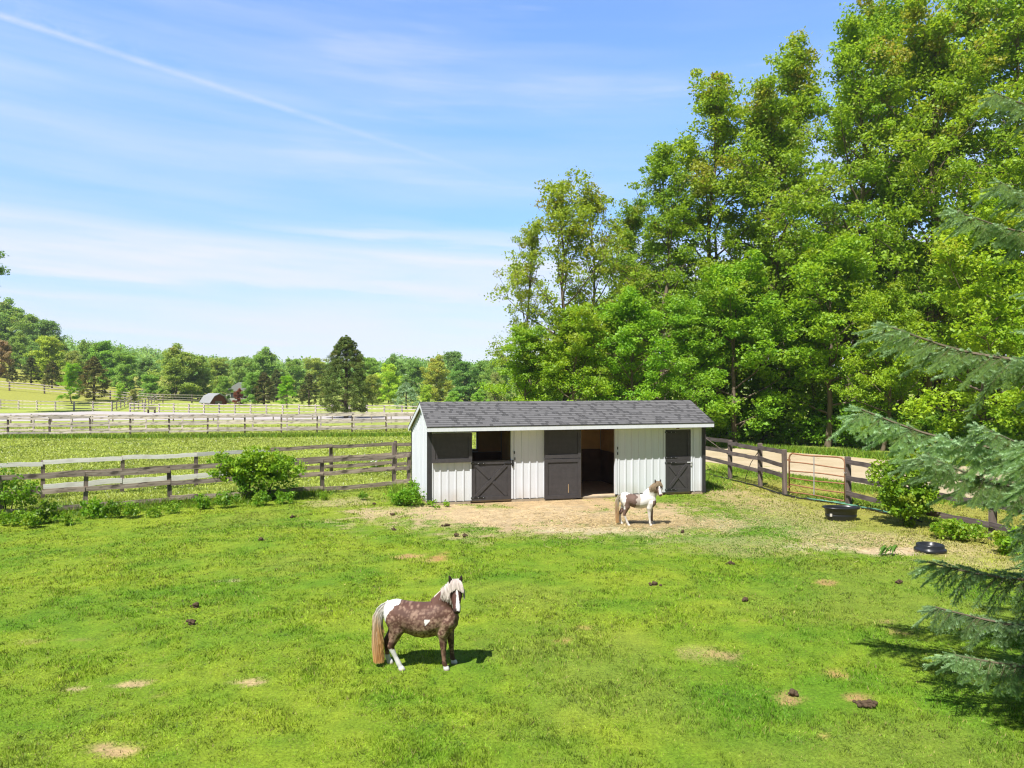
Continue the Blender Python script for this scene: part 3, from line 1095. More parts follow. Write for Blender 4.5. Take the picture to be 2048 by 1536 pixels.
# ------------------------------------------------------------------ fences
def rail_mesh(L, h, t, seed, sag=.0):
    """one sawn board along +x, slightly warped, with uneven ends"""
    r = random.Random(seed)
    n = 7
    mb = MB()
    vs, fs = [], []
    ph = r.uniform(0, 6)
    for i in range(n + 1):
        x = L * i / n
        dz = .012 * math.sin(x * 1.7 + ph) + r.uniform(-.012, .012) - sag * 4 * (x / L) * (1 - x / L)
        dy = .008 * math.sin(x * 1.3 + ph * 2)
        hh = h * (1 + r.uniform(-.05, .05))
        vs += [(x, dy - t / 2, dz - hh / 2), (x, dy + t / 2, dz - hh / 2), (x, dy + t / 2, dz + hh / 2), (x, dy - t / 2, dz + hh / 2)]
    for i in range(n):
        for k in range(4):
            k2 = (k + 1) % 4
            fs.append((i * 4 + k, (i + 1) * 4 + k, (i + 1) * 4 + k2, i * 4 + k2))
    fs += [(0, 1, 2, 3), (n * 4 + 3, n * 4 + 2, n * 4 + 1, n * 4)]
    mb.add(vs, fs)
    return mb


def post_mesh(w, h, seed, rnd=False):
    r = random.Random(seed)
    mb = MB()
    n = 10 if rnd else 4
    lx, ly = r.uniform(-.03, .03) * h, r.uniform(-.02, .02) * h
    vs, fs = [], []
    for i, z in enumerate((-.15, h * .33, h * .66, h - .015, h)):
        f = max(0, z) / h
        ww = w * (1.0 if i < 4 else .86) * (1 + r.uniform(-.03, .03))
        for k in range(n):
            a = 2 * math.pi * (k + .5) / n
            q = ww / 2 * (1 if rnd else 1.414)
            vs.append((q * math.cos(a) + lx * f, q * math.sin(a) + ly * f, z))
    for i in range(4):
        for k in range(n):
            fs.append((i * n + k, i * n + (k + 1) % n, (i + 1) * n + (k + 1) % n, (i + 1) * n + k))
    fs.append(tuple(4 * n + k for k in range(n)))
    mb.add(vs, fs)
    return mb


def fence(name, label, cat, pts, rails, post_h, pm, rm, pw=.115, rh=.14, rt=.035, side=-1, seed=1, group=None, skip=(), rnd=False, gone=(), over=0.0, post_hs=None):
    """posts at pts; boards from post to post on one face; rails are heights above ground"""
    z0 = float(hgt(pts[0][0], pts[0][1]))
    t = thing(name, label, cat, (pts[0][0], pts[0][1], z0), 0, group)
    r = random.Random(seed)
    for i, p in enumerate(pts):
        if i in skip: continue
        z = float(hgt(p[0], p[1]))
        q = pts[min(i + 1, len(pts) - 1)]; o_ = pts[max(i - 1, 0)]
        ang = math.atan2(q[1] - o_[1], q[0] - o_[0])
        ph = (post_hs or {}).get(i, post_h + r.uniform(-.03, .04))
        post_mesh(pw, ph, seed * 100 + i, rnd).build('post', pm, t, (p[0] - pts[0][0], p[1] - pts[0][1], z - z0), (0, 0, ang))
    for i in range(len(pts) - 1):
        a, b = Vector((*pts[i], float(hgt(*pts[i])))), Vector((*pts[i + 1], float(hgt(*pts[i + 1]))))
        d = b - a
        L = math.hypot(d.x, d.y)
        ang = math.atan2(d.y, d.x)
        nrm = Vector((-d.y, d.x, 0)).normalized() * (side * (pw / 2 + rt / 2 + .004))
        for k, h in enumerate(rails):
            if (i, k) in gone: continue
            hz = h + r.uniform(-.03, .03); dz = r.uniform(-.04, .04)
            pit = math.atan2(d.z + dz, L)
            pos = a + nrm + Vector((0, 0, hz)) + d.normalized() * (.004 - over)
            rail_mesh(math.hypot(L, d.z) - .008 + 2 * over, rh, rt, seed * 1000 + i * 10 + k).build('rail', rm, t, (pos.x - pts[0][0], pos.y - pts[0][1], pos.z - z0), (0, -pit, ang))
    return t


fence('board_fence', 'weathered three-rail fence nearest the lawn, half hidden by vines, ending at the stable', 'fence', FENCE_FRONT + [(-3.78, 26.75)],
      (.20, .68, 1.13), 1.2, M['post_grey'], M['fence_grey'], seed=3, group='weathered board fences of the lane', post_hs={6: 1.62})
fence('board_fence', 'weathered board fence behind the vine-covered one, top rail paler', 'fence', FENCE_BACK,
      (.34, .74, 1.18), 1.27, M['post_grey'], M['fence_grey'], seed=4, group='weathered board fences of the lane')
for o in list(bpy.data.objects):
    if o.name.startswith('rail') and o.parent and o.parent.get('label', '').startswith('weathered board fence behind'):
        if o.location.z > 1.0 and o.location.x < 7.0 or (o.location.z < .5 and 1.0 < o.location.x < 7):
            o.data.materials[0] = M['fence_whitish']  # some top and bottom rails get a whiter board colour
            if o.location.z < .5: o.scale.z = 1.25; o.location.z += .05


def line_pts(a, b, n):
    return [(a[0] + (b[0] - a[0]) * i / n, a[1] + (b[1] - a[1]) * i / n) for i in range(n + 1)]


A0, A1 = at(-70, 876), at(905, 861.5)
fence('board_fence', 'bleached three-rail fence across the meadow, with the darker posts', 'fence', line_pts(A0, A1, 13), (.30, .80, 1.30), 1.40,
      M['post_pale'], M['fence_pale'], seed=5, rh=.15, group='double fence across the meadow')
B0, B1 = at(-90, 870.5), at(900, 858.5)
fence('board_fence', 'bleached three-rail fence close behind the one across the meadow', 'fence', line_pts(B0, B1, 14), (.32, .82, 1.32), 1.38,
      M['fence_pale'], M['fence_pale'], seed=6, rh=.15, group='double fence across the meadow')
C0, C1 = at(-20, 849), at(860, 846.5)
fence('wire_fence', 'thin post and single-rail fence along the near edge of the gravel path', 'fence', line_pts(C0, C1, 22), (.84,), .92,
      M['post_grey'], M['fence_grey'], pw=.09, rh=.07, seed=7)
D0, D1 = at(-35, 820.5), at(224, 822.5)
fence('board_fence', 'pale fence beyond the path at the foot of the grassy hill', 'fence', line_pts(D0, D1, 7), (.32, .78, 1.22), 1.32,
      M['fence_pale'], M['fence_pale'], pw=.16, rh=.11, seed=8, group='pale fences beyond the path')
D2, D3 = at(260, 824), at(840, 831)
fence('board_fence', 'pale fence beyond the path, running behind the big cedar', 'fence', line_pts(D2, D3, 18), (.30, .74, 1.12), 1.22,
      M['fence_pale'], M['fence_pale'], pw=.16, rh=.10, seed=9, group='pale fences beyond the path')
fence('board_fence', 'fence of the narrow lane climbing away, on the side of the grassy hill', 'fence', line_pts(at(224, 822.5), at(292, 803), 11), (.35, .8, 1.2), 1.3,
      M['post_grey'], M['fence_pale'], pw=.15, rh=.10, seed=10, group='fences of the far lane')
fence('board_fence', 'fence of the narrow lane running away toward the barn', 'fence', line_pts(at(260, 824), at(322, 805), 10), (.35, .8, 1.2), 1.3,
      M['post_grey'], M['fence_pale'], pw=.15, rh=.10, seed=12, group='fences of the far lane')
hp = [(-112, 126), (-106, 126), (-100, 126.5), (-94, 127), (-88, 128), (-82.5, 129), (-77, 130), (-72, 131), (-68, 132), (-64, 134), (-60, 137), (-56.5, 141)]
fence('board_fence', 'dark-posted fence slanting down the grassy hill under the trees', 'fence', hp, (.55, 1.05, 1.5), 1.65,
      M['post_brown'], M['fence_pale'], pw=.2, rh=.13, seed=13)
fence('board_fence', 'low rail fence in front of the grey-roofed barn', 'fence', line_pts((-74, 155), (-46, 150), 9), (.6, 1.25), 1.4,
      M['post_grey'], M['fence_pale'], pw=.15, rh=.14, seed=14)
fence('board_fence', 'dark brown three-rail fence between the stable and the rusty gate', 'fence', FENCE_R1, (.62, 1.02, 1.42), 1.56,
      M['post_brown'], M['fence_brown'], pw=.13, rh=.14, rt=.04, seed=15, group='dark brown fences of the paddock')
fence('board_fence', 'dark brown three-rail fence from the rusty gate toward the spruce', 'fence', FENCE_R2, (.36, .86, 1.36), 1.50,
      M['post_brown'], M['fence_brown'], pw=.13, rh=.14, rt=.04, seed=16, group='dark brown fences of the paddock')

# loose diagonal stay wires on the right-hand fence
for i, (a, b, lb) in enumerate((((8.65, 29.0, .9), (8.15, 31.0, 1.5), 'loose brown stay leaning on the dark fence close to the stable'),
                             ((8.9, 27.9, .12), (9.1, 26.85, 1.35), 'thin brown stay leaning on the dark fence halfway to the gate'))):
    mb = MB()
    a = Vector(a); b = Vector(b); mid = a.lerp(b, .5) + Vector((-.06, 0, .05))
    mb.tube([a - a, mid - a, b - a], .014, 6)
    tag(mb.build('stay', M['post_brown'], None, a), lb, 'stay', 'stays on the dark fence')

# ------------------------------------------------------------------ rusty gate
g0 = Vector((9.30, 24.52, 0)); g1 = Vector((10.36, 22.74, 0))
gd = g1 - g0; GL = gd.length
gate = thing('field_gate', 'rusty tubular field gate with six bars hung between two dark posts', 'gate', g0, math.atan2(gd.y, gd.x))
mb = MB()
fr = [(0, 0, .17), (0, 0, 1.28), (.03, 0, 1.37), (.12, 0, 1.43)] + [(x, 0, 1.43 - .02 * math.sin(math.pi * (x - .12) / (GL - .24) * 1.6)) for x in np.linspace(.3, GL - .3, 6)] + \
     [(GL - .12, 0, 1.44), (GL - .03, 0, 1.38), (GL, 0, 1.28), (GL, 0, .14)]
mb.tube(fr, .027, 8)
mb.build('frame', M['rust'], gate, smooth=True)
for k, z in enumerate((.15, .37, .62, .86, 1.13)):
    mb = MB()
    mb.tube([(x, 0, z + .02 * math.sin(x * 2.1 + k * 1.7) - (.02 if k == 0 else 0)) for x in np.linspace(.02, GL - .02, 8)], .021, 8)
    mb.build('bar', M['rust'], gate, smooth=True)
mb = MB(); mb.box(GL * .47 - .018, GL * .47 + .018, -.028, -.020, .16, 1.40)
mb.build('stay_strap', M['galv'], gate)
for z in (.3, 1.2):
    mb = MB(); mb.box(-.06, .03, -.03, .03, z - .03, z + .03)
    mb.build('hinge', M['rust'], gate)
mb = MB(); mb.tube([(GL - .04, -.03, 1.02), (GL + .03, -.05, .98), (GL + .1, -.04, 1.0)], .010, 6)
mb.build('chain', M['galv'], gate)

# ------------------------------------------------------------------ hoses along the fence foot
def snake(pts, r, seed, amp=.08, z=.02):
    rr_ = random.Random(seed)
    out_ = []
    P = [Vector((*p, 0)) for p in pts]
    for i in range(len(P) - 1):
        for k in range(6):
            q = P[i].lerp(P[i + 1], k / 6)
            out_.append((q.x + rr_.uniform(-amp, amp), q.y + rr_.uniform(-amp, amp), z + rr_.uniform(0, .03)))
    out_.append((P[-1].x, P[-1].y, z))
    return out_


for i, (pts, r_, mt, lb) in enumerate((
        ([(8.0, 30.6), (8.45, 28.7), (8.9, 26.8), (9.05, 25.0), (9.3, 23.9), (9.9, 23.2)], .022, 'hose_black', 'black hose lying along the foot of the dark fence from stable to gate'),
        ([(8.2, 30.3), (8.6, 28.3), (9.0, 26.4), (9.2, 24.6), (9.5, 23.6), (10.3, 22.6), (10.75, 21.2), (11.1, 19.8)], .018, 'hose_black', 'long thin black hose running under the gate to the leafy shrub'),
        ([(9.6, 23.7), (10.0, 23.1), (10.4, 22.3), (10.7, 21.6), (10.95, 20.9), (11.25, 20.2)], .022, 'hose_green', 'pale green garden hose between gate and shrub'),
        ([(9.9, 23.4), (10.3, 22.9), (10.62, 22.1), (10.9, 21.2), (11.2, 20.4)], .020, 'hose_green', 'second green hose on the fence side of the pale one'))):
    p = snake(pts, r_, 70 + i, .035, r_)
    o0 = Vector((p[0][0], p[0][1], 0))
    mb = MB(); mb.tube([Vector(q) - o0 for q in p], r_, 6)
    tag(mb.build('hose', M[mt], None, o0, smooth=True), lb, 'hose', 'hoses under the gate')

# ------------------------------------------------------------------ water trough
tx, ty = at(1690, 1043)
tr_ = thing('water_trough', 'oval black rubber water trough on the thin grass before the gate', 'trough', (tx, ty + .25, 0), math.radians(-4))


def oval(mb, prof, a, b, n=40, flip=False):
    vs, fs = [], []
    for (s, z) in prof:
        for k in range(n):
            t = 2 * math.pi * k / n
            ct, st = math.cos(t), math.sin(t)
            e = .84
            vs.append((math.copysign(abs(ct) ** e, ct) * a * s, math.copysign(abs(st) ** e, st) * b * s, z))
    for i in range(len(prof) - 1):
        for k in range(n):
            fs.append((i * n + k, i * n + (k + 1) % n, (i + 1) * n + (k + 1) % n, (i + 1) * n + k))
    mb.add(vs, fs)


mb = MB()
oval(mb, [(.02, .0), (.78, .0), (.80, .02), (.815, .09), (.835, .10), (.845, .16), (.815, .17), (.825, .24), (.86, .25), (.885, .315), (.96, .32), (1.0, .335), (1.0, .36), (.965, .365), (.90, .355), (.87, .30), (.80, .06), (.02, .055)], .49, .30)
mb.build('tub', M['black'], tr_, smooth=True)
mb = MB(); oval(mb, [(.02, .17), (.822, .17)], .49, .30)
mb.build('water', M['water'], tr_)
mb = MB(); mb.box(-.335, -.275, -.246, -.243, .12, .20, Matrix.Rotation(math.radians(-8), 4, 'Z'))
mb.build('sticker', M['paper'], tr_)

# ------------------------------------------------------------------ rubber feed pan
fx, fy = at(1868, 1106)
fp = thing('feed_pan', 'low round-cornered black rubber feed pan on bare sand', 'feeder', (fx, fy + .15, 0), math.radians(12))
mb = MB()
oval(mb, [(.05, .01), (.98, .0), (1.0, .03), (.99, .07), (.90, .085), (.875, .10), (.86, .155), (.84, .17), (.80, .17), (.77, .155), (.70, .07), (.04, .06)], .32, .30, 32)
mb.build('pan', M['black'], fp, smooth=True)
mb = MB()
rq = random.Random(9)
for i in range(26):
    mb.ell((rq.uniform(-.10, .10), rq.uniform(-.08, .10), .075 + rq.uniform(0, .015)), (.022, .02, .012), 6, 4)
mb.build('feed', plain('feed_pellet', (.42, .27, .17), .9, .1, .3, 20), fp)

# ------------------------------------------------------------------ manure, stones
heaps = [(787, 1061, 1.0, 'dark dropping on the lawn left of the bare earth'), (785, 1031, 1.1, 'dropping on bare soil just left of the stable front'),
         (893, 1052, 1.5, 'manure heap at the edge of the bare earth before the left stall door'), (911, 1073, .8, 'small dropping just below the heap before the left stall'),
         (929, 1074, .8, 'small dropping on grass below the open middle door'), (523, 1081, 1.0, 'lone dropping on the lawn in front of the vine clump'),
         (584, 1036, 1.1, 'dropping at the lawn edge just right of the vine clump'), (392, 1215, 1.2, 'flat manure pile in mid lawn, upper of two left of the brown pony'),
         (383, 1248, 1.5, 'dark manure pile in mid lawn, lower of two left of the brown pony'), (1462, 1129, 1.3, 'manure pile on the lawn below the white pony'),
         (1308, 1171, 1.2, 'dark dropping on the lawn up and to the right of the brown pony'), (1490, 1203, .9, 'small dropping in mid lawn below the manure pile'),
         (1798, 1168, 1.2, 'dropping on the lawn below the feed pan and limp leaves'), (1738, 1414, 2.2, 'largest manure heap, on a bare spot beside the spruce shadow'),
         (1586, 1392, .7, 'small dark clod on the round bare spot in the lawn'), (1365, 1066, .7, 'clod at the straw edge under the white pony'),
         (748, 1010, .8, 'dropping among weeds beside the stable corner')]
for i, (px, py, s, lb) in enumerate(heaps):
    X, Y = at(px, py)
    r = random.Random(200 + i)
    s *= .37
    mb = MB()
    mb.ell((0, 0, .0), (.10 * s, .07 * s, .018), 12, 5)
    for k in range(int(12 + 26 * s)):
        a = r.uniform(0, 6.28); d = abs(r.gauss(0, .06)) * s
        rad = r.uniform(.016, .034)
        mb.ell((math.cos(a) * d * 1.5, math.sin(a) * d, rad * .6 + max(0, .05 - d * .4) * r.random()), (rad, rad * r.uniform(.8, 1.1), rad * .8), 7, 5)
    tag(mb.build('manure_pile', M['manure'], None, (X, Y, 0), smooth=True), lb, 'manure', 'manure on the lawn')
# ------------------------------------------------------------------ ponies
def loft(mb, secs, n=16):
    """secs: (centre, side vector, up vector) half-axes; closed at both ends"""
    vs, fs = [], []
    for (c, a, b) in secs:
        c, a, b = Vector(c), Vector(a), Vector(b)
        for k in range(n):
            t = 2 * math.pi * k / n
            vs.append(c + a * math.cos(t) + b * math.sin(t))
    m_ = len(secs)
    for i in range(m_ - 1):
        for k in range(n):
            fs.append((i * n + k, i * n + (k + 1) % n, (i + 1) * n + (k + 1) % n, (i + 1) * n + k))
    fs.append(tuple(reversed(range(n)))); fs.append(tuple((m_ - 1) * n + k for k in range(n)))
    mb.add(vs, fs)


def limb(mb, pts):
    """pts: x, y, z, radius; a chain of rounded cones"""
    for i in range(len(pts) - 1):
        a, b = pts[i], pts[i + 1]
        A, B = Vector(a[:3]), Vector(b[:3])
        mb.tube([A, A.lerp(B, .5), B], [a[3], (a[3] + b[3]) / 2, b[3]], 10)
    for p in pts:
        mb.ell(p[:3], (p[3],) * 3, 10, 8)


def pony(name, label, loc, rz, coat, hair_cols, head_d=(0, 0, 0), belly=1.0, seed=1, legs=None, tail_r=.068):
    mb = MB()
    # trunk: x, centre z, half height, half width
    T = [(-.505, .735, .07, .07), (-.485, .72, .13, .12), (-.43, .70, .18, .175), (-.34, .69, .205, .215), (-.22, .665, .205, .228), (-.10, .635, .22, .24),
         (0, .622, .228, .245), (.10, .628, .228, .24), (.20, .655, .23, .222), (.30, .672, .222, .195), (.38, .67, .195, .168), (.44, .66, .15, .135), (.475, .65, .09, .085)]
    loft(mb, [((x, 0, z - (hz * (belly - 1))), (0, hy * (.5 + .5 * belly), 0), (0, 0, hz * (1 if x < -.3 or x > .3 else belly))) for (x, z, hz, hy) in T], 20)
    hd = Vector(head_d)
    # neck
    N = [((.24, 0, .755), .19, .14), ((.32, -.01, .855), .175, .118), ((.39, -.03, .95), .15, .098), ((.435, -.05, 1.03), .118, .082), ((.45, -.07, 1.08), .075, .064)]
    secs = []
    for i, (c, hz, hy) in enumerate(N):
        f = (i / 4.0) ** 1.3
        c = Vector(c) + hd * f
        ax = Vector((.75, -.05 - .25 * f, .72)).normalized()
        side = Vector((0, 1, 0)); side = (side - ax * side.dot(ax)).normalized()
        upv = ax.cross(side).normalized()
        secs.append((c, side * hy, upv * hz))
    loft(mb, secs, 16)
    # head
    P0 = Vector((.445, -.055, 1.085)) + hd; P1 = Vector((.485, -.335, .815)) + hd
    ax = (P1 - P0); HL = ax.length; ax.normalize()
    side = Vector((1, .16, 0)); side = (side - ax * side.dot(ax)).normalized()
    face = side.cross(ax).normalized()
    if face.y > 0: face = -face
    Hs = [(-.02, .06, .055, 0), (.06, .082, .080, 0), (.22, .092, .098, -.012), (.36, .084, .095, -.018), (.52, .064, .074, -.012), (.70, .052, .056, -.004), (.84, .053, .052, 0), (.95, .050, .046, -.004), (1.0, .034, .030, -.008)]
    loft(mb, [(P0 + ax * HL * t + face * o, side * w_, face * d_) for (t, w_, d_, o) in Hs], 14)
    # ears
    for s in (-1, 1):
        b0 = P0 + side * s * .060 + face * .02 - ax * .005 + Vector((0, 0, .018))
        tip = b0 + Vector((s * .022, -.012, .115))
        mb.tube([b0, b0.lerp(tip, .35), b0.lerp(tip, .75), tip], [.026, .030, .021, .008], 8)
    L = legs or {}
    limb(mb, L.get('nh', [(-.35, -.105, .66, .125), (-.315, -.13, .53, .098), (-.355, -.13, .41, .064), (-.40, -.125, .315, .046), (-.385, -.125, .28, .040), (-.335, -.12, .17, .031), (-.295, -.12, .09, .036), (-.275, -.12, .05, .033), (-.26, -.12, .022, .043), (-.25, -.12, .0, .046)]))
    limb(mb, L.get('fh', [(-.37, .105, .66, .125), (-.36, .13, .53, .098), (-.43, .13, .40, .062), (-.50, .125, .30, .046), (-.498, .125, .26, .040), (-.49, .12, .16, .031), (-.48, .12, .085, .036), (-.465, .12, .05, .033), (-.45, .12, .022, .043), (-.445, .12, .0, .046)]))
    limb(mb, L.get('nf', [(.33, -.095, .62, .125), (.285, -.115, .50, .085), (.285, -.11, .40, .056), (.29, -.11, .285, .044), (.29, -.11, .255, .038), (.297, -.11, .16, .030), (.302, -.11, .085, .035), (.316, -.11, .05, .032), (.327, -.11, .022, .042), (.332, -.11, .0, .045)]))
    limb(mb, L.get('ff', [(.36, .095, .62, .125), (.345, .115, .50, .085), (.36, .11, .40, .056), (.372, .11, .285, .044), (.374, .11, .255, .038), (.382, .11, .16, .030), (.388, .11, .085, .035), (.402, .11, .05, .032), (.413, .11, .022, .042), (.418, .11, .0, .045)]))
    tmp = mb.build('pony_tmp', None)
    md = tmp.modifiers.new('r', 'REMESH'); md.mode = 'VOXEL'; md.voxel_size = .0105; md.use_smooth_shade = True
    ms = tmp.modifiers.new('s', 'SMOOTH'); ms.factor = .5; ms.iterations = 7
    bpy.context.view_layer.update()
    dg = bpy.context.evaluated_depsgraph_get()
    me = bpy.data.meshes.new_from_object(tmp.evaluated_get(dg))
    bpy.data.objects.remove(tmp)
    n = len(me.vertices)
    co = np.empty(n * 3, np.float32); me.vertices.foreach_get('co', co); co = co.reshape(-1, 3)
    co[:, 2] = np.maximum(co[:, 2], 0)
    me.vertices.foreach_set('co', co.ravel())
    # head coordinates for the markings
    rel = co - np.array(P0)
    ht = rel @ np.array(ax) / HL; hs = rel @ np.array(side); hf = rel @ np.array(face)
    ishead = (ht > -.12) & (np.abs(hs) < .12) & (hf > -.13) & (hf < .14)
    ears = (np.abs(hs) > .035) & (co[:, 2] > P0.z + .035)
    c = coat(co, ht, hs, hf, ishead, ears)
    a = me.color_attributes.new('col', 'FLOAT_COLOR', 'POINT')
    c4 = np.ones((n, 4), np.float32); c4[:, :3] = c
    a.data.foreach_set('color', c4.ravel())
    me.materials.clear(); me.materials.append(M['coat'])
    me.polygons.foreach_set('use_smooth', [True] * len(me.polygons))
    me.name = name
    body = place(name, me, None, loc, (0, 0, rz))
    tag(body, label, 'pony')
    # eyes
    for s in (-1, 1):
        mb = MB(); mb.ell(P0 + ax * HL * .30 + side * s * .076 + face * .035, (.012, .012, .013), 10, 6)
        mb.build('eye', M['eye'], body, smooth=True)
    r = np.random.default_rng(seed)
    tailc, tailc2, manec, manec2 = [np.array(q) for q in hair_cols]

    def strands(nm, roots, mids, ends, w, colA, colB, t0, gam=1.0):
        """ribbons from roots by mids to ends (numpy n,3)"""
        nn_ = len(roots); K = 6
        V = []; C = []
        side_ = r.normal(size=(nn_, 3)); side_[:, 2] *= .2
        side_ /= np.linalg.norm(side_, axis=1, keepdims=True)
        k0 = (.86 + .28 * r.random((nn_, 1)))
        for j in range(K):
            t = j / (K - 1)
            p = roots * (1 - t) ** 2 + mids * 2 * t * (1 - t) + ends * t * t
            ww = w * (1 - .75 * max(0, (t - .6) / .4))
            V += [p - side_ * ww, p + side_ * ww]
            f = np.clip((t - t0) / (1 - t0), 0, 1) ** gam
            cc = (colA * (1 - f) + colB * f) * k0
            C += [cc, cc]
        V = np.stack(V, 1).reshape(-1, 3); C = np.stack(C, 1).reshape(-1, 3)
        base_ = np.arange(nn_)[:, None] * (2 * K)
        q = np.array([[2 * j, 2 * j + 1, 2 * j + 3, 2 * j + 2] for j in range(K - 1)])
        Fc = (base_[:, None, :] + q[None]).reshape(-1, 4)
        place(nm, np_mesh(nm, V, Fc, M['hair'], col=C), body)

    # tail: rises off the croup, falls in a full column almost to the ground
    n1 = 1700
    t = r.random(n1)
    root = np.array([-.452, 0, .845]) + r.normal(size=(n1, 3)) * np.array([.012, .014, .018])
    root[:, 0] -= .03 * t; root[:, 2] -= .12 * t
    ang = r.random(n1) * 2 * np.pi; rad = tail_r * np.sqrt(r.random(n1))
    mid = np.stack([-.655 + np.cos(ang) * rad * 1.0, np.sin(ang) * rad * 1.0, .84 - .25 * r.random(n1)], 1)
    end = np.stack([-.575 + np.cos(ang) * rad * 1.1, np.sin(ang) * rad, .06 + .42 * r.random(n1) ** 2.4], 1)
    strands('tail', root, mid, end, .0105, tailc, tailc2, .42, .8)
    # mane: along the crest, falling to both sides
    n2 = 1000
    t = .42 + .58 * r.random(n2) ** .8
    cr = [Vector(s[0]) + Vector(s[2]) * (1 if Vector(s[2]).z > 0 else -1) * .97 for s in secs]
    cr = np.array([list(q) for q in cr])
    tt = t * (len(cr) - 1); i0 = np.clip(tt.astype(int), 0, len(cr) - 2); fr_ = (tt - i0)[:, None]
    root = cr[i0] * (1 - fr_) + cr[i0 + 1] * fr_ + r.normal(size=(n2, 3)) * .010
    sd_ = np.where(r.random(n2) < .62, -1, 1)
    ln = (.0 + .20 * t) * (.6 + .6 * r.random(n2))
    mid = root + np.stack([-.015 + .03 * r.random(n2) + .03 * t, sd_ * (.065 + .02 * r.random(n2)), .02 - .35 * ln], 1)
    end = root + np.stack([.02 * r.normal(size=n2) + .05 * t, sd_ * (.095 + .02 * r.random(n2)), -ln * 1.25], 1)
    strands('mane', root, mid, end, .0055, manec, manec2, .3)
    # forelock over the brow
    n3 = 700
    a_ = (r.random(n3) - .5) * 2
    P0n, axn, sdn, fcn = [np.array(q) for q in (P0, ax, side, face)]
    root = P0n + sdn * (a_ * .045)[:, None] + np.array([0, .02, .035]) * r.random((n3, 1)) - axn * .03 + fcn * .055
    mid = P0n + sdn * (a_ * .085)[:, None] + fcn * (.105 + .02 * r.random((n3, 1))) + axn * (HL * .02)
    end = P0n + sdn * (a_ * (.085 + .02 * r.random(n3)))[:, None] + fcn * (.088 + .012 * r.random((n3, 1))) + axn * (HL * (.18 + .16 * np.abs(a_) + .10 * r.random(n3)))[:, None]
    strands('forelock', root, mid, end, .0065, manec, manec2, .3)
    # cheek locks hanging beside the face
    n4 = 150
    s_ = np.where(r.random(n4) < .5, -1, 1)
    root = P0n + sdn * (s_ * .055)[:, None] - axn * .01 + r.normal(size=(n4, 3)) * .012
    mid = P0n + sdn * (s_ * .115)[:, None] + axn * (HL * .2) + r.normal(size=(n4, 3)) * .012
    end = P0n + sdn * (s_ * (.095 + .02 * r.random(n4)))[:, None] + axn * (HL * (.22 + .24 * r.random(n4)))[:, None] - np.array([0, 0, .02])
    strands('mane', root, mid, end, .005, manec, manec2, .3)
    return body


m, nt, out = newmat('pony_coat')
ca = attr(nt, 'col').outputs['Color']
n1 = noise(nt, objvec(nt, (60, 60, 22)), 1.0, 3, .6)
c = mixc(nt, 1.0, ca, mixc(nt, n1, (.82, .82, .82), (1.16, 1.16, 1.16)), 'MULTIPLY')
p = principled(nt, out, c, .62, .18, bump(nt, n1, .25, .004))
M['coat'] = m
m, nt, out = newmat('pony_hair')
ca = attr(nt, 'col').outputs['Color']
p = principled(nt, out, ca, .6, .3)
tr = nt.nodes.new('ShaderNodeBsdfTranslucent')
nt.links.new(ca, tr.inputs['Color'])
mx = nd(nt, 'ShaderNodeMixShader', Fac=.55)
nt.links.new(p.outputs[0], mx.inputs[1]); nt.links.new(tr.outputs[0], mx.inputs[2])
nt.links.new(mx.outputs[0], out.inputs['Surface'])
M['hair'] = m
M['eye'] = plain('dark_eye', (.008, .006, .005), .08, .6, .05, 5)


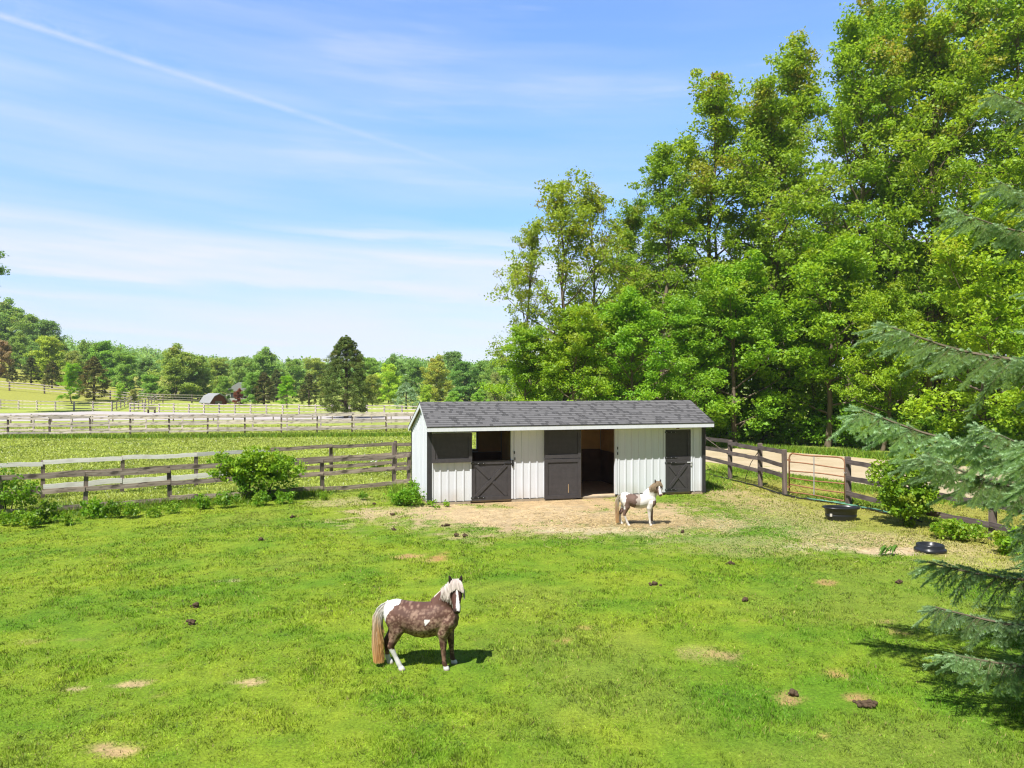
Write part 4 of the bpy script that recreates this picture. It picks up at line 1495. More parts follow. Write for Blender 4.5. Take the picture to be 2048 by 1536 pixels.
def coat_brown(co, ht, hs, hf, ishead, ears):
    x, y, z = co.T
    n = len(x)
    nz = fbm(x * 9 + 31, z * 9 + y * 5, 2, 3); nf = fbm(x * 26 + 3, z * 26 + y * 14, 7, 3)
    c = np.array([.098, .049, .036])[None] * (.75 + .5 * nz)[:, None]
    # dapples, many on the barrel and flanks, few on the back
    r = np.random.default_rng(8)
    S = np.stack([r.uniform(-.45, .48, 1100), r.uniform(.38, .88, 1100)], 1)
    keep = r.random(1100) < np.interp(S[:, 1], [.40, .62, .78, .86], [1, .8, .35, .04])
    S = S[keep]
    R = r.uniform(.005, .019, len(S)) * r.uniform(.6, 1.1, len(S))
    dap = np.zeros(n)
    body = (z > .36) & (x < .47)
    for (sx, sz), rr_ in zip(S, R):
        d = np.sqrt((x - sx) ** 2 + ((z - sz) * 1.0) ** 2) / rr_ + (nf - .5) * 1.9
        dap = np.maximum(dap, np.clip(1.45 - d, 0, 1))
    pale = np.array([.46, .31, .22])
    low = np.interp(z, [.38, .5, .75], [.85, .75, .45])
    k = (dap * low * body * np.interp(nz, [.35, .6], [.45, 1]))[:, None]
    c = c * (1 - k) + pale * k
    # darker belly edge and legs
    leg = sstep(.44, .36, z)[:, None] * .45
    c = c * (1 - leg) + np.array([.055, .025, .02])[None] * leg
    sp = ((z < .42) & (nf > .6))[:, None]
    c = np.where(sp, c * 1.0 + np.array([.12, .075, .05]), c)
    white = np.array([.62, .60, .57])
    ed = (nz - .5) * .10
    rump = ((x + ed * 1.3) < -.280 - (.89 - z) * .84) & (z > .61)
    c = np.where(rump[:, None], white, c)
    tri = (np.abs(x - .088 + (z - .68) * -.35) < .035 * np.clip((z - .615) / .06, 0, 1)) & (z < .695) & (y < 0)
    c = np.where(tri[:, None], white, c)
    crest = (z > .895) & (x > .16) & (x < .40) & (np.abs(y) < .04)
    c = np.where(crest[:, None], np.array([.55, .45, .38]), c)
    sock = ((y < 0) & (x < -.15) & (z < .285 + ed * .6)) | ((y > 0) & (x < -.15) & (z < .13)) | ((x > .1) & (z < .055))
    c = np.where(sock[:, None], white, c)
    hoof = z < .02
    c = np.where(hoof[:, None], np.array([.42, .36, .30]), c)
    hd = ishead & (ht > .05)
    c = np.where(hd[:, None], np.array([.065, .028, .020]) * (.8 + .4 * nz)[:, None], c)
    blaze = hd & (hf > .01) & (np.abs(hs - .012 + (ht - .5) * -.012) < np.interp(ht, [.2, .5, .8, 1.0], [.008, .015, .029, .018])) & (ht < .97)
    c = np.where(blaze[:, None], np.array([.66, .63, .60]), c)
    muz = hd & (ht > .88) & ~blaze
    c = np.where(muz[:, None], np.array([.035, .02, .018]), c)
    c = np.where(ears[:, None], np.array([.022, .014, .012]), c)
    return c


def coat_pinto(co, ht, hs, hf, ishead, ears):
    x, y, z = co.T
    nz = fbm(x * 8 + 11, z * 8 + y * 5, 4, 3)
    ed = (nz - .5) * .14
    white = np.array([.60, .565, .52])
    c = np.repeat(white[None], len(x), 0) * (.92 + .12 * nz)[:, None]
    brown = np.array([.15, .095, .075]); grey = np.array([.33, .275, .235])
    pg = (x + ed > -.16) & (x + ed < .04) & (z < .86 + ed) & (z > .50 + ed)
    c = np.where(pg[:, None], grey, c)
    pb = (x + ed > -.36) & (x + ed < -.10) & (z < .85 + ed) & (z > .44)
    lg = (x < -.15) & (z <= .46) & (z > .27 + ed * .4)
    c = np.where((pb | lg)[:, None], brown, c)
    rim = (np.abs(x + ed + .10) < .025) & (z < .86) & (z > .55)
    c = np.where(rim[:, None], brown * .8, c)
    ch = (x + ed > .365) & (z < .70) & (z > .34) & ~((y < -.04) & (z < .52))
    c = np.where(ch[:, None], brown * 1.15, c)
    ff = (x > .3) & (y > .02) & (z < .45) & (z > .10)
    c = np.where(ff[:, None], brown, c)
    hoof = z < .02
    c = np.where(hoof[:, None], np.array([.5, .42, .34]), c)
    hd = ishead & (ht > .05)
    c = np.where(hd[:, None], np.array([.11, .07, .05]), c)
    blaze = hd & (hf > .0) & (np.abs(hs) < np.interp(ht, [.25, .5, .8, 1.0], [.014, .026, .036, .028])) & (ht > .22)
    c = np.where(blaze[:, None], np.array([.64, .59, .54]), c)
    c = np.where((hd & (ht > .93))[:, None], np.array([.16, .09, .08]), c)
    c = np.where(ears[:, None], np.array([.045, .032, .026]), c)
    return c


pony('pony', 'dappled brown pony with white mane, rump and blaze standing on the lawn', (-1.19, 9.70, .0), 0.0, coat_brown,
     ((.82, .79, .74), (.86, .56, .24), (.78, .71, .66), (.70, .64, .56)), seed=4)
lg2 = {'nh': [(-.35, -.105, .66, .12), (-.33, -.13, .53, .09), (-.375, -.13, .41, .058), (-.405, -.125, .315, .044), (-.395, -.125, .28, .038), (-.35, -.12, .17, .029), (-.315, -.12, .09, .034), (-.295, -.12, .05, .031), (-.28, -.12, .022, .041), (-.27, -.12, .0, .044)]}
pony('pony', 'small white pony with brown patches and tan mane standing on straw before the stable', (3.36, 19.42, .0), math.radians(-3), coat_pinto,
     ((.66, .60, .50), (.70, .48, .24), (.46, .35, .23), (.31, .24, .14)), head_d=(.075, .01, .05), belly=.86, seed=5, legs=lg2, tail_r=.046).scale = (.96, .96, .96)
# ------------------------------------------------------------------ foliage
def leaf_quads(C, size, r, up=.5, aspect=.62, outw=None):
    n = len(C)
    nv = r.normal(size=(n, 3)); nv /= np.linalg.norm(nv, axis=1, keepdims=True) + 1e-9
    nv[:, 2] = nv[:, 2] * .8 + up
    if outw is not None: nv = nv + outw
    nv /= np.linalg.norm(nv, axis=1, keepdims=True) + 1e-9
    a = r.normal(size=(n, 3)); a -= nv * (a * nv).sum(1, keepdims=True)
    a /= np.linalg.norm(a, axis=1, keepdims=True) + 1e-9
    b = np.cross(nv, a)
    s = (size * (.6 + .8 * r.random((n, 1))))
    fold = nv * s * .12
    V = np.stack([C - a * s * .5, C + b * s * aspect * .5 + fold, C + a * s * .5, C - b * s * aspect * .5 + fold], 1).reshape(-1, 3)
    return V, np.arange(4 * n).reshape(n, 4)


def foliage_mesh(name, centres, csz, lpc, ls, r, mat, flat=.6, up=.5, rust=.0, rustz=None, aspect=.62, ctw=.5):
    """leaves gathered in clusters; per-cluster and per-leaf tint"""
    nC = len(centres)
    cnt = np.maximum(3, (lpc * (.55 + .9 * r.random(nC))).astype(int))
    ci = np.repeat(np.arange(nC), cnt)
    n = len(ci)
    g = r.normal(size=(n, 3))
    g *= (np.abs(r.normal(size=(n, 1))) * .35 + .65) / (np.linalg.norm(g, axis=1, keepdims=True) + .4)
    sz = csz * (.65 + .7 * r.random(nC)) if np.isscalar(csz) else csz
    P = centres[ci] + g * sz[ci][:, None] * np.array([1, 1, flat])
    V, Fc = leaf_quads(P, ls, r, up, aspect)
    ct = r.random(nC)
    t = np.clip(ct[ci] * ctw + r.random(n) * (1 - ctw), 0, 1)
    rc = (r.random(nC) < rust) * r.random(nC)
    if rustz is not None:
        z = centres[:, 2]; rc = rc * sstep(rustz[0], rustz[1], z)
    ru = rc[ci] * (.4 + .6 * r.random(n))
    return np_mesh(name, V, Fc, mat, {'tint': np.repeat(t, 4), 'rust': np.repeat(ru, 4)})


def tree_parts(seed, H, R, cb, nl, nsub, lpc, ls, csz, prof, mat, bark, flat=.6, trunk_r=.22, rise=(12, 62), lean=.0, up=.5, rust=0.0, top=.95, wood_sub=True, bare=0.0):
    """trunk with limbs, and a crown of leaf clusters on the limbs' ends; returns two meshes"""
    r = np.random.default_rng(seed)
    wd = MB()
    nz = 9
    zs = np.linspace(0, H * top, nz)
    off = np.cumsum(r.normal(size=(nz, 2)) * H * .010, 0); off[0] = 0
    off[:, 0] += lean * zs
    tp = [Vector((off[i, 0], off[i, 1], zs[i])) for i in range(nz)]
    wd.tube([tp[0] - Vector((0, 0, .3))] + tp, [trunk_r * 1.25] + [trunk_r * (1 - .9 * (z / (H * top)) ** .85) + .012 for z in zs], 8)

    def trunk_at(z):
        i = min(nz - 2, max(0, int(z / (H * top) * (nz - 1))))
        f = (z - zs[i]) / (zs[i + 1] - zs[i])
        return tp[i].lerp(tp[i + 1], f)
    cen = []
    for i in range(nl):
        t = (i + .5) / nl
        hz = cb + (top - .03 - cb) * t ** .92
        b = trunk_at(hz * H)
        az = i * 2.39996 + r.normal() * .4
        L = R * prof(t) * r.uniform(.72, 1.18)
        el = math.radians(rise[0] + (rise[1] - rise[0]) * t + r.normal() * 8)
        dirv = Vector((math.cos(az) * math.cos(el), math.sin(az) * math.cos(el), math.sin(el)))
        pts = [b]
        d = dirv.copy()
        for k in range(4):
            d = (d + Vector((r.normal() * .12, r.normal() * .12, .09 + r.normal() * .05))).normalized()
            pts.append(pts[-1] + d * L / 4)
        r0 = max(.02, trunk_r * .42 * (1 - .7 * t))
        wd.tube(pts, [r0, r0 * .8, r0 * .55, r0 * .35, r0 * .12], 5, False)
        for j in range(nsub):
            s = r.uniform(.28, 1.0)
            k = min(3, int(s * 4)); f = s * 4 - k
            p = pts[k].lerp(pts[min(4, k + 1)], f)
            q = Vector((r.normal(), r.normal(), r.normal() * .6 + .25)).normalized() * L * r.uniform(.14, .40)
            e = p + q
            if wood_sub:
                wd.tube([p, p.lerp(e, .5) + Vector((0, 0, .03 * L)), e], [r0 * .35, r0 * .25, r0 * .1], 3, False)
            if r.random() > bare: cen.append(e)
            if r.random() < .5 and r.random() > bare: cen.append(p.lerp(e, .45))
        cen.append(pts[-1])
    for k in range(5):
        cen.append(tp[-1] + Vector((r.normal() * R * .1, r.normal() * R * .1, r.uniform(-.02, .05) * H)))
    cen = np.array([list(c) for c in cen])
    cm = foliage_mesh('crown', cen, csz, lpc, ls, r, mat, flat, up, rust, (H * .45, H * .85))
    wm = wd.mesh('trunk', bark, True)
    return wm, cm


def tree(name, label, cat, parts, loc, rz=0.0, sc=1.0, tint=(1, 1, 1), group=None, scz=None):
    x, y = loc
    t = thing(name, label, cat, (x, y, float(hgt(x, y))), rz, group)
    s3 = (sc, sc, scz or sc)
    place('trunk', parts[0], t, scale=s3)
    c = place('crown', parts[1], t, scale=s3)
    c.color = (tint[0], tint[1], tint[2], 1)
    return t


dome = lambda t: (1 - (abs(t - .38) / .75) ** 2) ** .5 if abs(t - .38) < .74 else .2
tall = lambda t: max(.22, 1.0 - .75 * max(0, t - .25) ** 1.25) * (.75 + .25 * min(1, t / .2))
TALL = [tree_parts(100 + i, 25.0, 5.9, .10, 38, 8, 98, .215, .80, tall, M['maple'], M['bark'], .6, .30, (10, 68), rust=.22, up=.85, bare=.25) for i in range(4)]
AIRY = [tree_parts(120 + i, 17.0, 4.8, .16, 24, 7, 56, .185, .66, tall, M['locust'], M['bark'], .6, .20, (28, 72), rust=.35, up=.8, bare=.25, lean=.012) for i in range(2)]
ROUND = [tree_parts(140 + i, 9.0, 3.6, .10, 20, 7, 105, .175, .64, dome, M['lime'], M['bark'], .5, .16, (4, 62), rust=.25, up=.95) for i in range(3)]
FAR = [tree_parts(160 + i, 11.0, 4.5, .03, 30, 6, 90, .34, .95, dome, M['far_leaf'], M['bark'], .62, .2, (-14, 68), rust=.2, up=.9, wood_sub=False) for i in range(4)]


def woodtree(parts, H0, px, Y, ytop, label, rz, tint, name='broadleaf_tree', group='tall trees of the wood edge', wide=1.0, cat='tree'):
    X = (px - 1024) / F * Y
    H = (HC + (HOR - ytop) / F * Y) * .97
    s = H / H0
    t = tree(name, label, cat, parts, (X, Y), rz, s * wide, tint, group, scz=s)
    return t


W = 'tall trees of the wood edge'
for (k, px, Y, yt, rz, tint, wide, lb) in (
        (0, 1338, 47.5, 282, .3, (.92, .95, 1), 1.05, 'dark leafy tree forming the second step of the wood edge, right of the airy trees'),
        (1, 1432, 50.5, 150, 1.9, (1.05, 1, .9), 1.0, 'tall olive tree whose thin reddish top stands clear just left of the higher crowns'),
        (2, 1528, 49.0, 178, 3.3, (1, 1, 1), 1.05, 'broad tree in the wood edge, straight above the right end of the stable roof'),
        (3, 1606, 52.0, 75, 4.4, (1.05, 1.02, .9), .95, 'tall tree with a narrow pointed top between two sky notches'),
        (0, 1700, 49.5, 22, 5.6, (1.02, 1.05, .95), .92, 'high tree whose bare forked trunk shows against sky gaps halfway up'),
        (1, 1788, 54.0, -22, .9, (.95, 1, .9), .92, 'high pale-green tree behind the forked one, top reaching the upper picture edge'),
        (2, 1868, 49.0, 10, 2.7, (1.08, 1.05, .9), .95, 'high yellow-green tree left of the dark crown in the upper right corner'),
        (3, 1965, 50.0, -70, 3.9, (.98, 1, .95), .95, 'tallest dark tree, its crown filling the upper right corner'),
        (0, 2090, 46.0, -60, 1.2, (1, 1.02, .9), .95, 'tall tree at the right border behind the top of the spruce'),
        (1, 1262, 52.0, 400, 4.9, (.95, .97, .95), 1.0, 'shadowy tree behind the airy pale trees')):
    woodtree(TALL[k], 25.0, px, Y, yt, lb, rz, tint, 'maple_tree', W, wide)
for (k, px, Y, yt, rz, wide, lb) in (
        (0, 1128, 44.5, 338, .4, .98, 'airy olive-leaved tree with thin bare stems at the left end of the wood'),
        (1, 1062, 45.5, 445, 2.2, .80, 'thin leaning tree farthest left in the wood, twigs reaching over the open sky'),
        (1, 1205, 46.5, 372, 4.0, .92, 'loose yellow-green tree between the airy tree and the dark leafy one')):
    woodtree(AIRY[k], 17.0, px, Y, yt, lb, rz, (1, 1, 1), 'locust_tree', 'airy trees at the end of the wood', wide)
G2 = 'low trees in front of the wood'
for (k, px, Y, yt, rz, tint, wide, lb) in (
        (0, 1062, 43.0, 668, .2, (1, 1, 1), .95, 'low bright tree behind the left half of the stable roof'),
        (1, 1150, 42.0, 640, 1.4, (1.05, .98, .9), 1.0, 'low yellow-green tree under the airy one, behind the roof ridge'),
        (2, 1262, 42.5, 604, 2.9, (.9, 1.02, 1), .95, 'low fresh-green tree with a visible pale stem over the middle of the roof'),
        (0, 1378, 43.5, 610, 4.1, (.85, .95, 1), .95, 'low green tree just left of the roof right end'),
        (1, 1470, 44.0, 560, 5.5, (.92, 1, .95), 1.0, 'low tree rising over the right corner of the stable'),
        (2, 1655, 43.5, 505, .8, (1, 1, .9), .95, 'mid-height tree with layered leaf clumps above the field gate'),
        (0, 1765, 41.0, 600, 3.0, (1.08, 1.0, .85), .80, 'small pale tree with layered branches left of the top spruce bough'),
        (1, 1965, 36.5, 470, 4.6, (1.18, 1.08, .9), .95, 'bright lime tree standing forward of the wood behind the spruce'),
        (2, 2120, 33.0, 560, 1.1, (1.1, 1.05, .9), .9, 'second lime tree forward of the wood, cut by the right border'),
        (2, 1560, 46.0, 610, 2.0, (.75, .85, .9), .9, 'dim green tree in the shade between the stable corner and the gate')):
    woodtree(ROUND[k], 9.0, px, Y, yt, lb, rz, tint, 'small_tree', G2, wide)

# the depth of the wood behind, one mass nobody could count
r = np.random.default_rng(61)
cen = []
for i in range(620):
    px = r.uniform(1075, 2350)
    Y = r.uniform(54, 68)
    zt = np.interp(px, [1075, 1200, 1330, 1430, 1600, 1800, 2350], [6, 9, 12, 14, 15, 16, 16])
    cen.append(((px - 1024) / F * Y, Y, r.uniform(.6, zt)))
wmesh = foliage_mesh('woods', np.array(cen), 2.0, 80, .52, r, M['maple'], .7, .4, .2)
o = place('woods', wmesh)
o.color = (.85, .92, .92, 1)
tag(o, 'dim green depth of the wood behind its front row of trees', 'woods', kind='stuff')
# bare stems glimpsed in the wood
mb = MB()
for i in range(26):
    px = r.uniform(1240, 2100); Y = r.uniform(50, 58); X = (px - 1024) / F * Y
    h = r.uniform(9, 18); l = r.normal(size=2) * .6
    mb.tube([(X, Y, -.2), (X + l[0] * .5, Y + l[1] * .3, h * .5), (X + l[0], Y + l[1], h)], [.2, .15, .08], 6)
tag(mb.build('wood_stems', M['bark'], smooth=True), 'bare grey stems inside the wood', 'woods', kind='stuff')


# ------------------------------------------------------------------ bushes and weeds
def bush_mesh(seed, rx, ry, h, n, lpc, ls, mat, zmin=.05, csz=.16, flat=.8, shell=.55, aspect=.6, rust=.2, up=.6):
    r = np.random.default_rng(seed)
    g = r.normal(size=(n, 3)); g /= np.linalg.norm(g, axis=1, keepdims=True)
    rad = (shell + (1 - shell) * r.random((n, 1)))
    rad *= .78 + .5 * fbm(g[:, 0] * 1.7 + seed, g[:, 1] * 1.7 + g[:, 2] * 1.3, 3, 2)[:, None]
    P = g * rad * np.array([rx, ry, h * .5]) + np.array([0, 0, h * .52])
    P[:, 2] = np.maximum(P[:, 2], zmin)
    return foliage_mesh('bush', P, csz, lpc, ls, r, mat, flat, up, rust, None, aspect)


def bush(name, label, cat, loc, me, stems=5, group=None, rz=0, tint=(1, 1, 1), h=.8, spread=.3, seed=1, z=0.0):
    t = thing(name, label, cat, (loc[0], loc[1], z), rz, group)
    o = place('foliage', me, t); o.color = (*tint, 1)
    if stems:
        r = random.Random(seed)
        mb = MB()
        for i in range(stems):
            a = r.uniform(0, 6.28); d = spread * r.uniform(.3, 1)
            x, y = math.cos(a) * d, math.sin(a) * d
            mb.tube([(x * .15, y * .15, -.05), (x * .5, y * .5, h * .45), (x, y, h * .9)], [.018, .013, .006], 5)
        mb.build('stem', M['bark_dark'], t)
    return t


# the vine clump on the lane fence: a crown on the rails, hanging below
vx, vy = at(500, 1004)
vm = bush_mesh(301, 1.42, .62, 1.02, 210, 44, .095, M['weed'], .05, .17, .75, .4)
t = thing('vine_bush', 'large bright green vine clump smothering the top rails of the grey fence', 'vine', (vx, vy + .35, 0))
o = place('foliage', vm, t, (0, 0, .55)); o.color = (1.2, 1.15, 1, 1)
vm2 = bush_mesh(302, 1.05, .5, .95, 70, 26, .09, M['weed'], .05, .17, .9, .5)
o = place('foliage', vm2, t, (.2, .05, .0)); o.color = (.75, .9, .85, 1)
vm3 = bush_mesh(309, .55, .5, .5, 26, 22, .085, M['weed'], .05, .15, .9, .4)
o = place('foliage', vm3, t, (.15, 0, 1.22)); o.color = (1.15, 1.08, 1, 1)
o = place('foliage', vm3, t, (1.25, .12, .72), (0, 0, 1.4)); o.color = (1.1, 1.08, 1, 1)
mb = MB()
for i, (a, b) in enumerate(((-.5, .2), (-.15, -.1), (.2, .1), (.45, -.2), (.75, .15))):
    mb.tube([(a * .4, b, -.05), (a * .8, b * .7, .6), (a * 1.2, b * .5, 1.2)], [.022, .018, .008], 5)
mb.build('stem', M['bark_dark'], t)
# clump at the left border
lx, ly = at(8, 1036)
vm4 = bush_mesh(303, .85, .6, 1.25, 90, 28, .09, M['weed'], .05, .17, .8, .4)
bush('vine_bush', 'rounded green vine clump on the grey fence at the left picture border', 'vine', (lx, ly + .15), vm4, 4, None, 0, (.95, 1, 1), .9, .4, 5)
# weeds along the fence foot
WEED = [bush_mesh(320 + i, .42, .30, .48, 26, 22, .085, M['weed'], .03, .13, .8, .3) for i in range(4)]
for i, (px, py, s, tint, lb) in enumerate((
        (20, 1052, 1.0, (1, 1, 1), 'bright weed clump below the vine clump at the left border'),
        (88, 1047, 1.35, (.70, .72, .75), 'dull dark-leaved weed clump under the bottom rail, second from the left border'),
        (62, 1056, .85, (1.05, 1.05, 1), 'low light green weeds before the dull dark-leaved clump'),
        (135, 1050, .8, (.95, 1, 1), 'low weeds between the dark-leaved clump and the tall nettle'),
        (186, 1034, 1.2, (.95, 1.05, 1), 'tall nettle-like weed against a grey fence post'),
        (225, 1036, 1.1, (.72, .78, .8), 'dark bramble right of the nettle-like weed'),
        (262, 1036, .9, (1.02, 1.05, 1), 'small leafy weed right of the dark bramble'),
        (345, 1027, .8, (1.02, 1.05, 1), 'leafy weed at the foot of the third visible fence post'),
        (310, 1034, .7, (1.05, 1.0, 1), 'low pale weed left of the third visible fence post'),
        (405, 1018, 1.0, (.9, 1, 1), 'weed clump just left of the large vine'),
        (450, 1016, 1.0, (.80, .9, .9), 'shaded weed clump under the left part of the large vine'),
        (520, 1012, 1.0, (.85, .95, .95), 'weed clump under the middle of the large vine'),
        (572, 1007, .9, (.9, 1, .95), 'weed clump under the right part of the large vine'),
        (648, 1000, .6, (1, 1.02, 1), 'small weed at the fence post right of the large vine'),
        (725, 1000, .55, (.8, .9, .9), 'thin dark weed midway between vine and stable'))):
    X, Y = at(px, py)
    t = thing('weed_clump', lb, 'weed', (X, Y, 0), i * 1.3, 'weeds along the foot of the grey fence')
    s *= .84
    o = place('foliage', WEED[i % 4], t, scale=(s, s, s * 1.1)); o.color = (*tint, 1)
# lush weeds at the stable corner
cx_, cy_ = at(808, 1014)
wm = bush_mesh(340, .62, .42, .58, 90, 22, .075, M['weed'], .02, .12, .9, .15, up=.5)
bush('weed_clump', 'lush green weed mound against the left end of the stable', 'weed', (cx_, cy_ + .2), wm, 0, None, .3, (.95, 1.1, 1))
wm = bush_mesh(341, .20, .2, .9, 22, 20, .07, M['weed'], .02, .11, .9, .15, up=.4)
bush('weed_clump', 'tall thin weed climbing the white gable wall', 'weed', (cx_ + .18, cy_ + .75), wm, 3, None, 0, (.9, 1.05, 1.05), .8, .1, 7)
wm = bush_mesh(342, .16, .12, .16, 8, 14, .06, M['weed'], .01, .07, .8, .2)
for i, (px, py, s, lb) in enumerate(((862, 1013, 1.3, 'small weed at the dark corner post of the stable'), (893, 1013, 1.1, 'low weed tuft below the folded-open window half, left of the door'), (876, 1018, .8, 'tiny weed tuft in the sand near the stable corner'))):
    X, Y = at(px, py)
    bush('weed_tuft', lb, 'weed', (X, Y), wm, 0, 'weed tufts at the stable foot', i * 2.0, (1, 1.05, 1)).scale = (s, s, s)
# shrub on the right-hand fence, and weeds near it
sx0, sy0 = at(1820, 1056)
sm = bush_mesh(350, .80, .66, 2.08, 230, 32, .10, M['weed'], .08, .17, .8, .45, rust=.25)
bush('leafy_shrub', 'upright bright green shrub grown through the dark fence', 'shrub', (sx0 + .05, sy0 + .3), sm, 6, None, 0, (1.05, 1.02, .95), 1.6, .4, 3)
wr = bush_mesh(351, .62, .36, .5, 60, 22, .085, M['weed'], .03, .13, .8, .25)
X, Y = at(1925, 1084)
bush('weed_clump', 'low bright weeds at the fence foot right of the leafy shrub', 'weed', (X, Y + .15), wr, 0, None, -.6, (1.1, 1.08, 1))
X, Y = at(2036, 1112)
bush('weed_clump', 'bright weed clump under the dark fence at the right border', 'weed', (X, Y + .15), WEED[1], 0, None, .4, (1.1, 1.1, 1)).scale = (1.2, 1.2, 1.2)
# white flowers in the lane
X, Y = at(752, 943)
r = np.random.default_rng(77)
t = thing('flower_clump', 'small clump of white flowers in the lane near the stable', 'flower', (X, Y, 0))
o = place('foliage', WEED[2], t, scale=(.7, .7, .8))
mb = MB()
for i in range(34):
    a = r.uniform(0, 6.28); d = r.uniform(0, .3)
    mb.ell((math.cos(a) * d, math.sin(a) * d, r.uniform(.25, .62)), (.035, .035, .02), 6, 4)
mb.build('blossom', plain('white_petal', (.75, .74, .7), .8, .2, .1), t)
# wilted leafy sprig lying by the feed pan
X, Y = at(1790, 1112)
t = thing('wilted_sprig', 'limp cut sprig with long drooping leaves on the sand left of the feed pan', 'plant', (X, Y + .1, 0), .2)
r = random.Random(5)
mb = MB(); mb.tube([(-.38, -.02, .02), (-.1, 0, .10), (.15, .03, .16)], [.008, .01, .006], 5)
mb.build('stem', M['weed'], t)
for i in range(13):
    a = r.uniform(-.4, 3.5); b0 = Vector((r.uniform(-.12, .15), r.uniform(-.03, .05), r.uniform(.1, .18)))
    L = r.uniform(.18, .32); dv = Vector((math.cos(a), math.sin(a) * .7 - .3, 0))
    mb = MB()
    pts = [b0, b0 + dv * L * .35 + Vector((0, 0, .05)), b0 + dv * L * .75 + Vector((0, 0, -.02)), b0 + dv * L + Vector((0, 0, -b0.z * .8))]
    sd2 = Vector((-dv.y, dv.x, 0)).normalized()
    vs, fs = [], []
    for p_, w_ in zip(pts, (.006, .03, .026, .003)):
        vs += [p_ - sd2 * w_, p_ + Vector((0, 0, -.008)), p_ + sd2 * w_]
    for k in range(3):
        fs += [(k * 3, k * 3 + 1, k * 3 + 4, k * 3 + 3), (k * 3 + 1, k * 3 + 2, k * 3 + 5, k * 3 + 4)]
    mb.add(vs, fs)
    o = mb.build('leaf', M['weed'], t)
    o.color = (1.15, .95, 1.6, 1)
# shrubs at the foot of the wood
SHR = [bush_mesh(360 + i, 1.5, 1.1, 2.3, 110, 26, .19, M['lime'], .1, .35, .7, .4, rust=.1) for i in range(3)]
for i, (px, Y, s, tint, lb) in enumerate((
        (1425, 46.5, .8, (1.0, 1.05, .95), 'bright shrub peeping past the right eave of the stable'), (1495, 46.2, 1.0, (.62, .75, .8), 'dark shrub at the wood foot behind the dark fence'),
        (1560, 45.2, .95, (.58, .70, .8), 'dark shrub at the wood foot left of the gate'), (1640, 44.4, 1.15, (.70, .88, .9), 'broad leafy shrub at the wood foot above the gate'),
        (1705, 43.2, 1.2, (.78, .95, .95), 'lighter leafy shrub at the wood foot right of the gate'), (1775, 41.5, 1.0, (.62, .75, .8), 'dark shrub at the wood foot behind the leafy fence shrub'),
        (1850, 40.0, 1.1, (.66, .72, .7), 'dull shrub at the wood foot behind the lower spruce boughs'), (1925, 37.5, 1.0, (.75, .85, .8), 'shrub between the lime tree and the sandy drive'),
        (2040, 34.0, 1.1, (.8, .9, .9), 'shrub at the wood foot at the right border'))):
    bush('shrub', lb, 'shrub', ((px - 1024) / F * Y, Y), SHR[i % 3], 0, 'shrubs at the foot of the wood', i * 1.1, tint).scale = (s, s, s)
# dead branches leaning out of the wood
for i, (px, py_, Y, pts, lb) in enumerate((
        (1770, 0, 42.0, [(0, 0, 2.6), (.35, -.2, 1.6), (.9, -.3, .95), (1.5, -.2, .85)], 'pale dead branch curving out of the wood at knee height'),
        (1640, 0, 45.5, [(-.6, 0, 4.2), (.1, -.1, 5.6), (.6, -.2, 7.4)], 'slanting pale dead limb inside the wood above the gate'))):
    X = (px - 1024) / F * Y
    mb = MB(); mb.tube(pts, [.055, .045, .035, .015][:len(pts)], 6)
    mb.tube([pts[1], Vector(pts[1]) + Vector((.5, .1, .35))], [.03, .01], 5)
    tag(mb.build('dead_branch', M['bark'], None, (X, Y, 0)), lb, 'branch', 'dead branches in the wood')

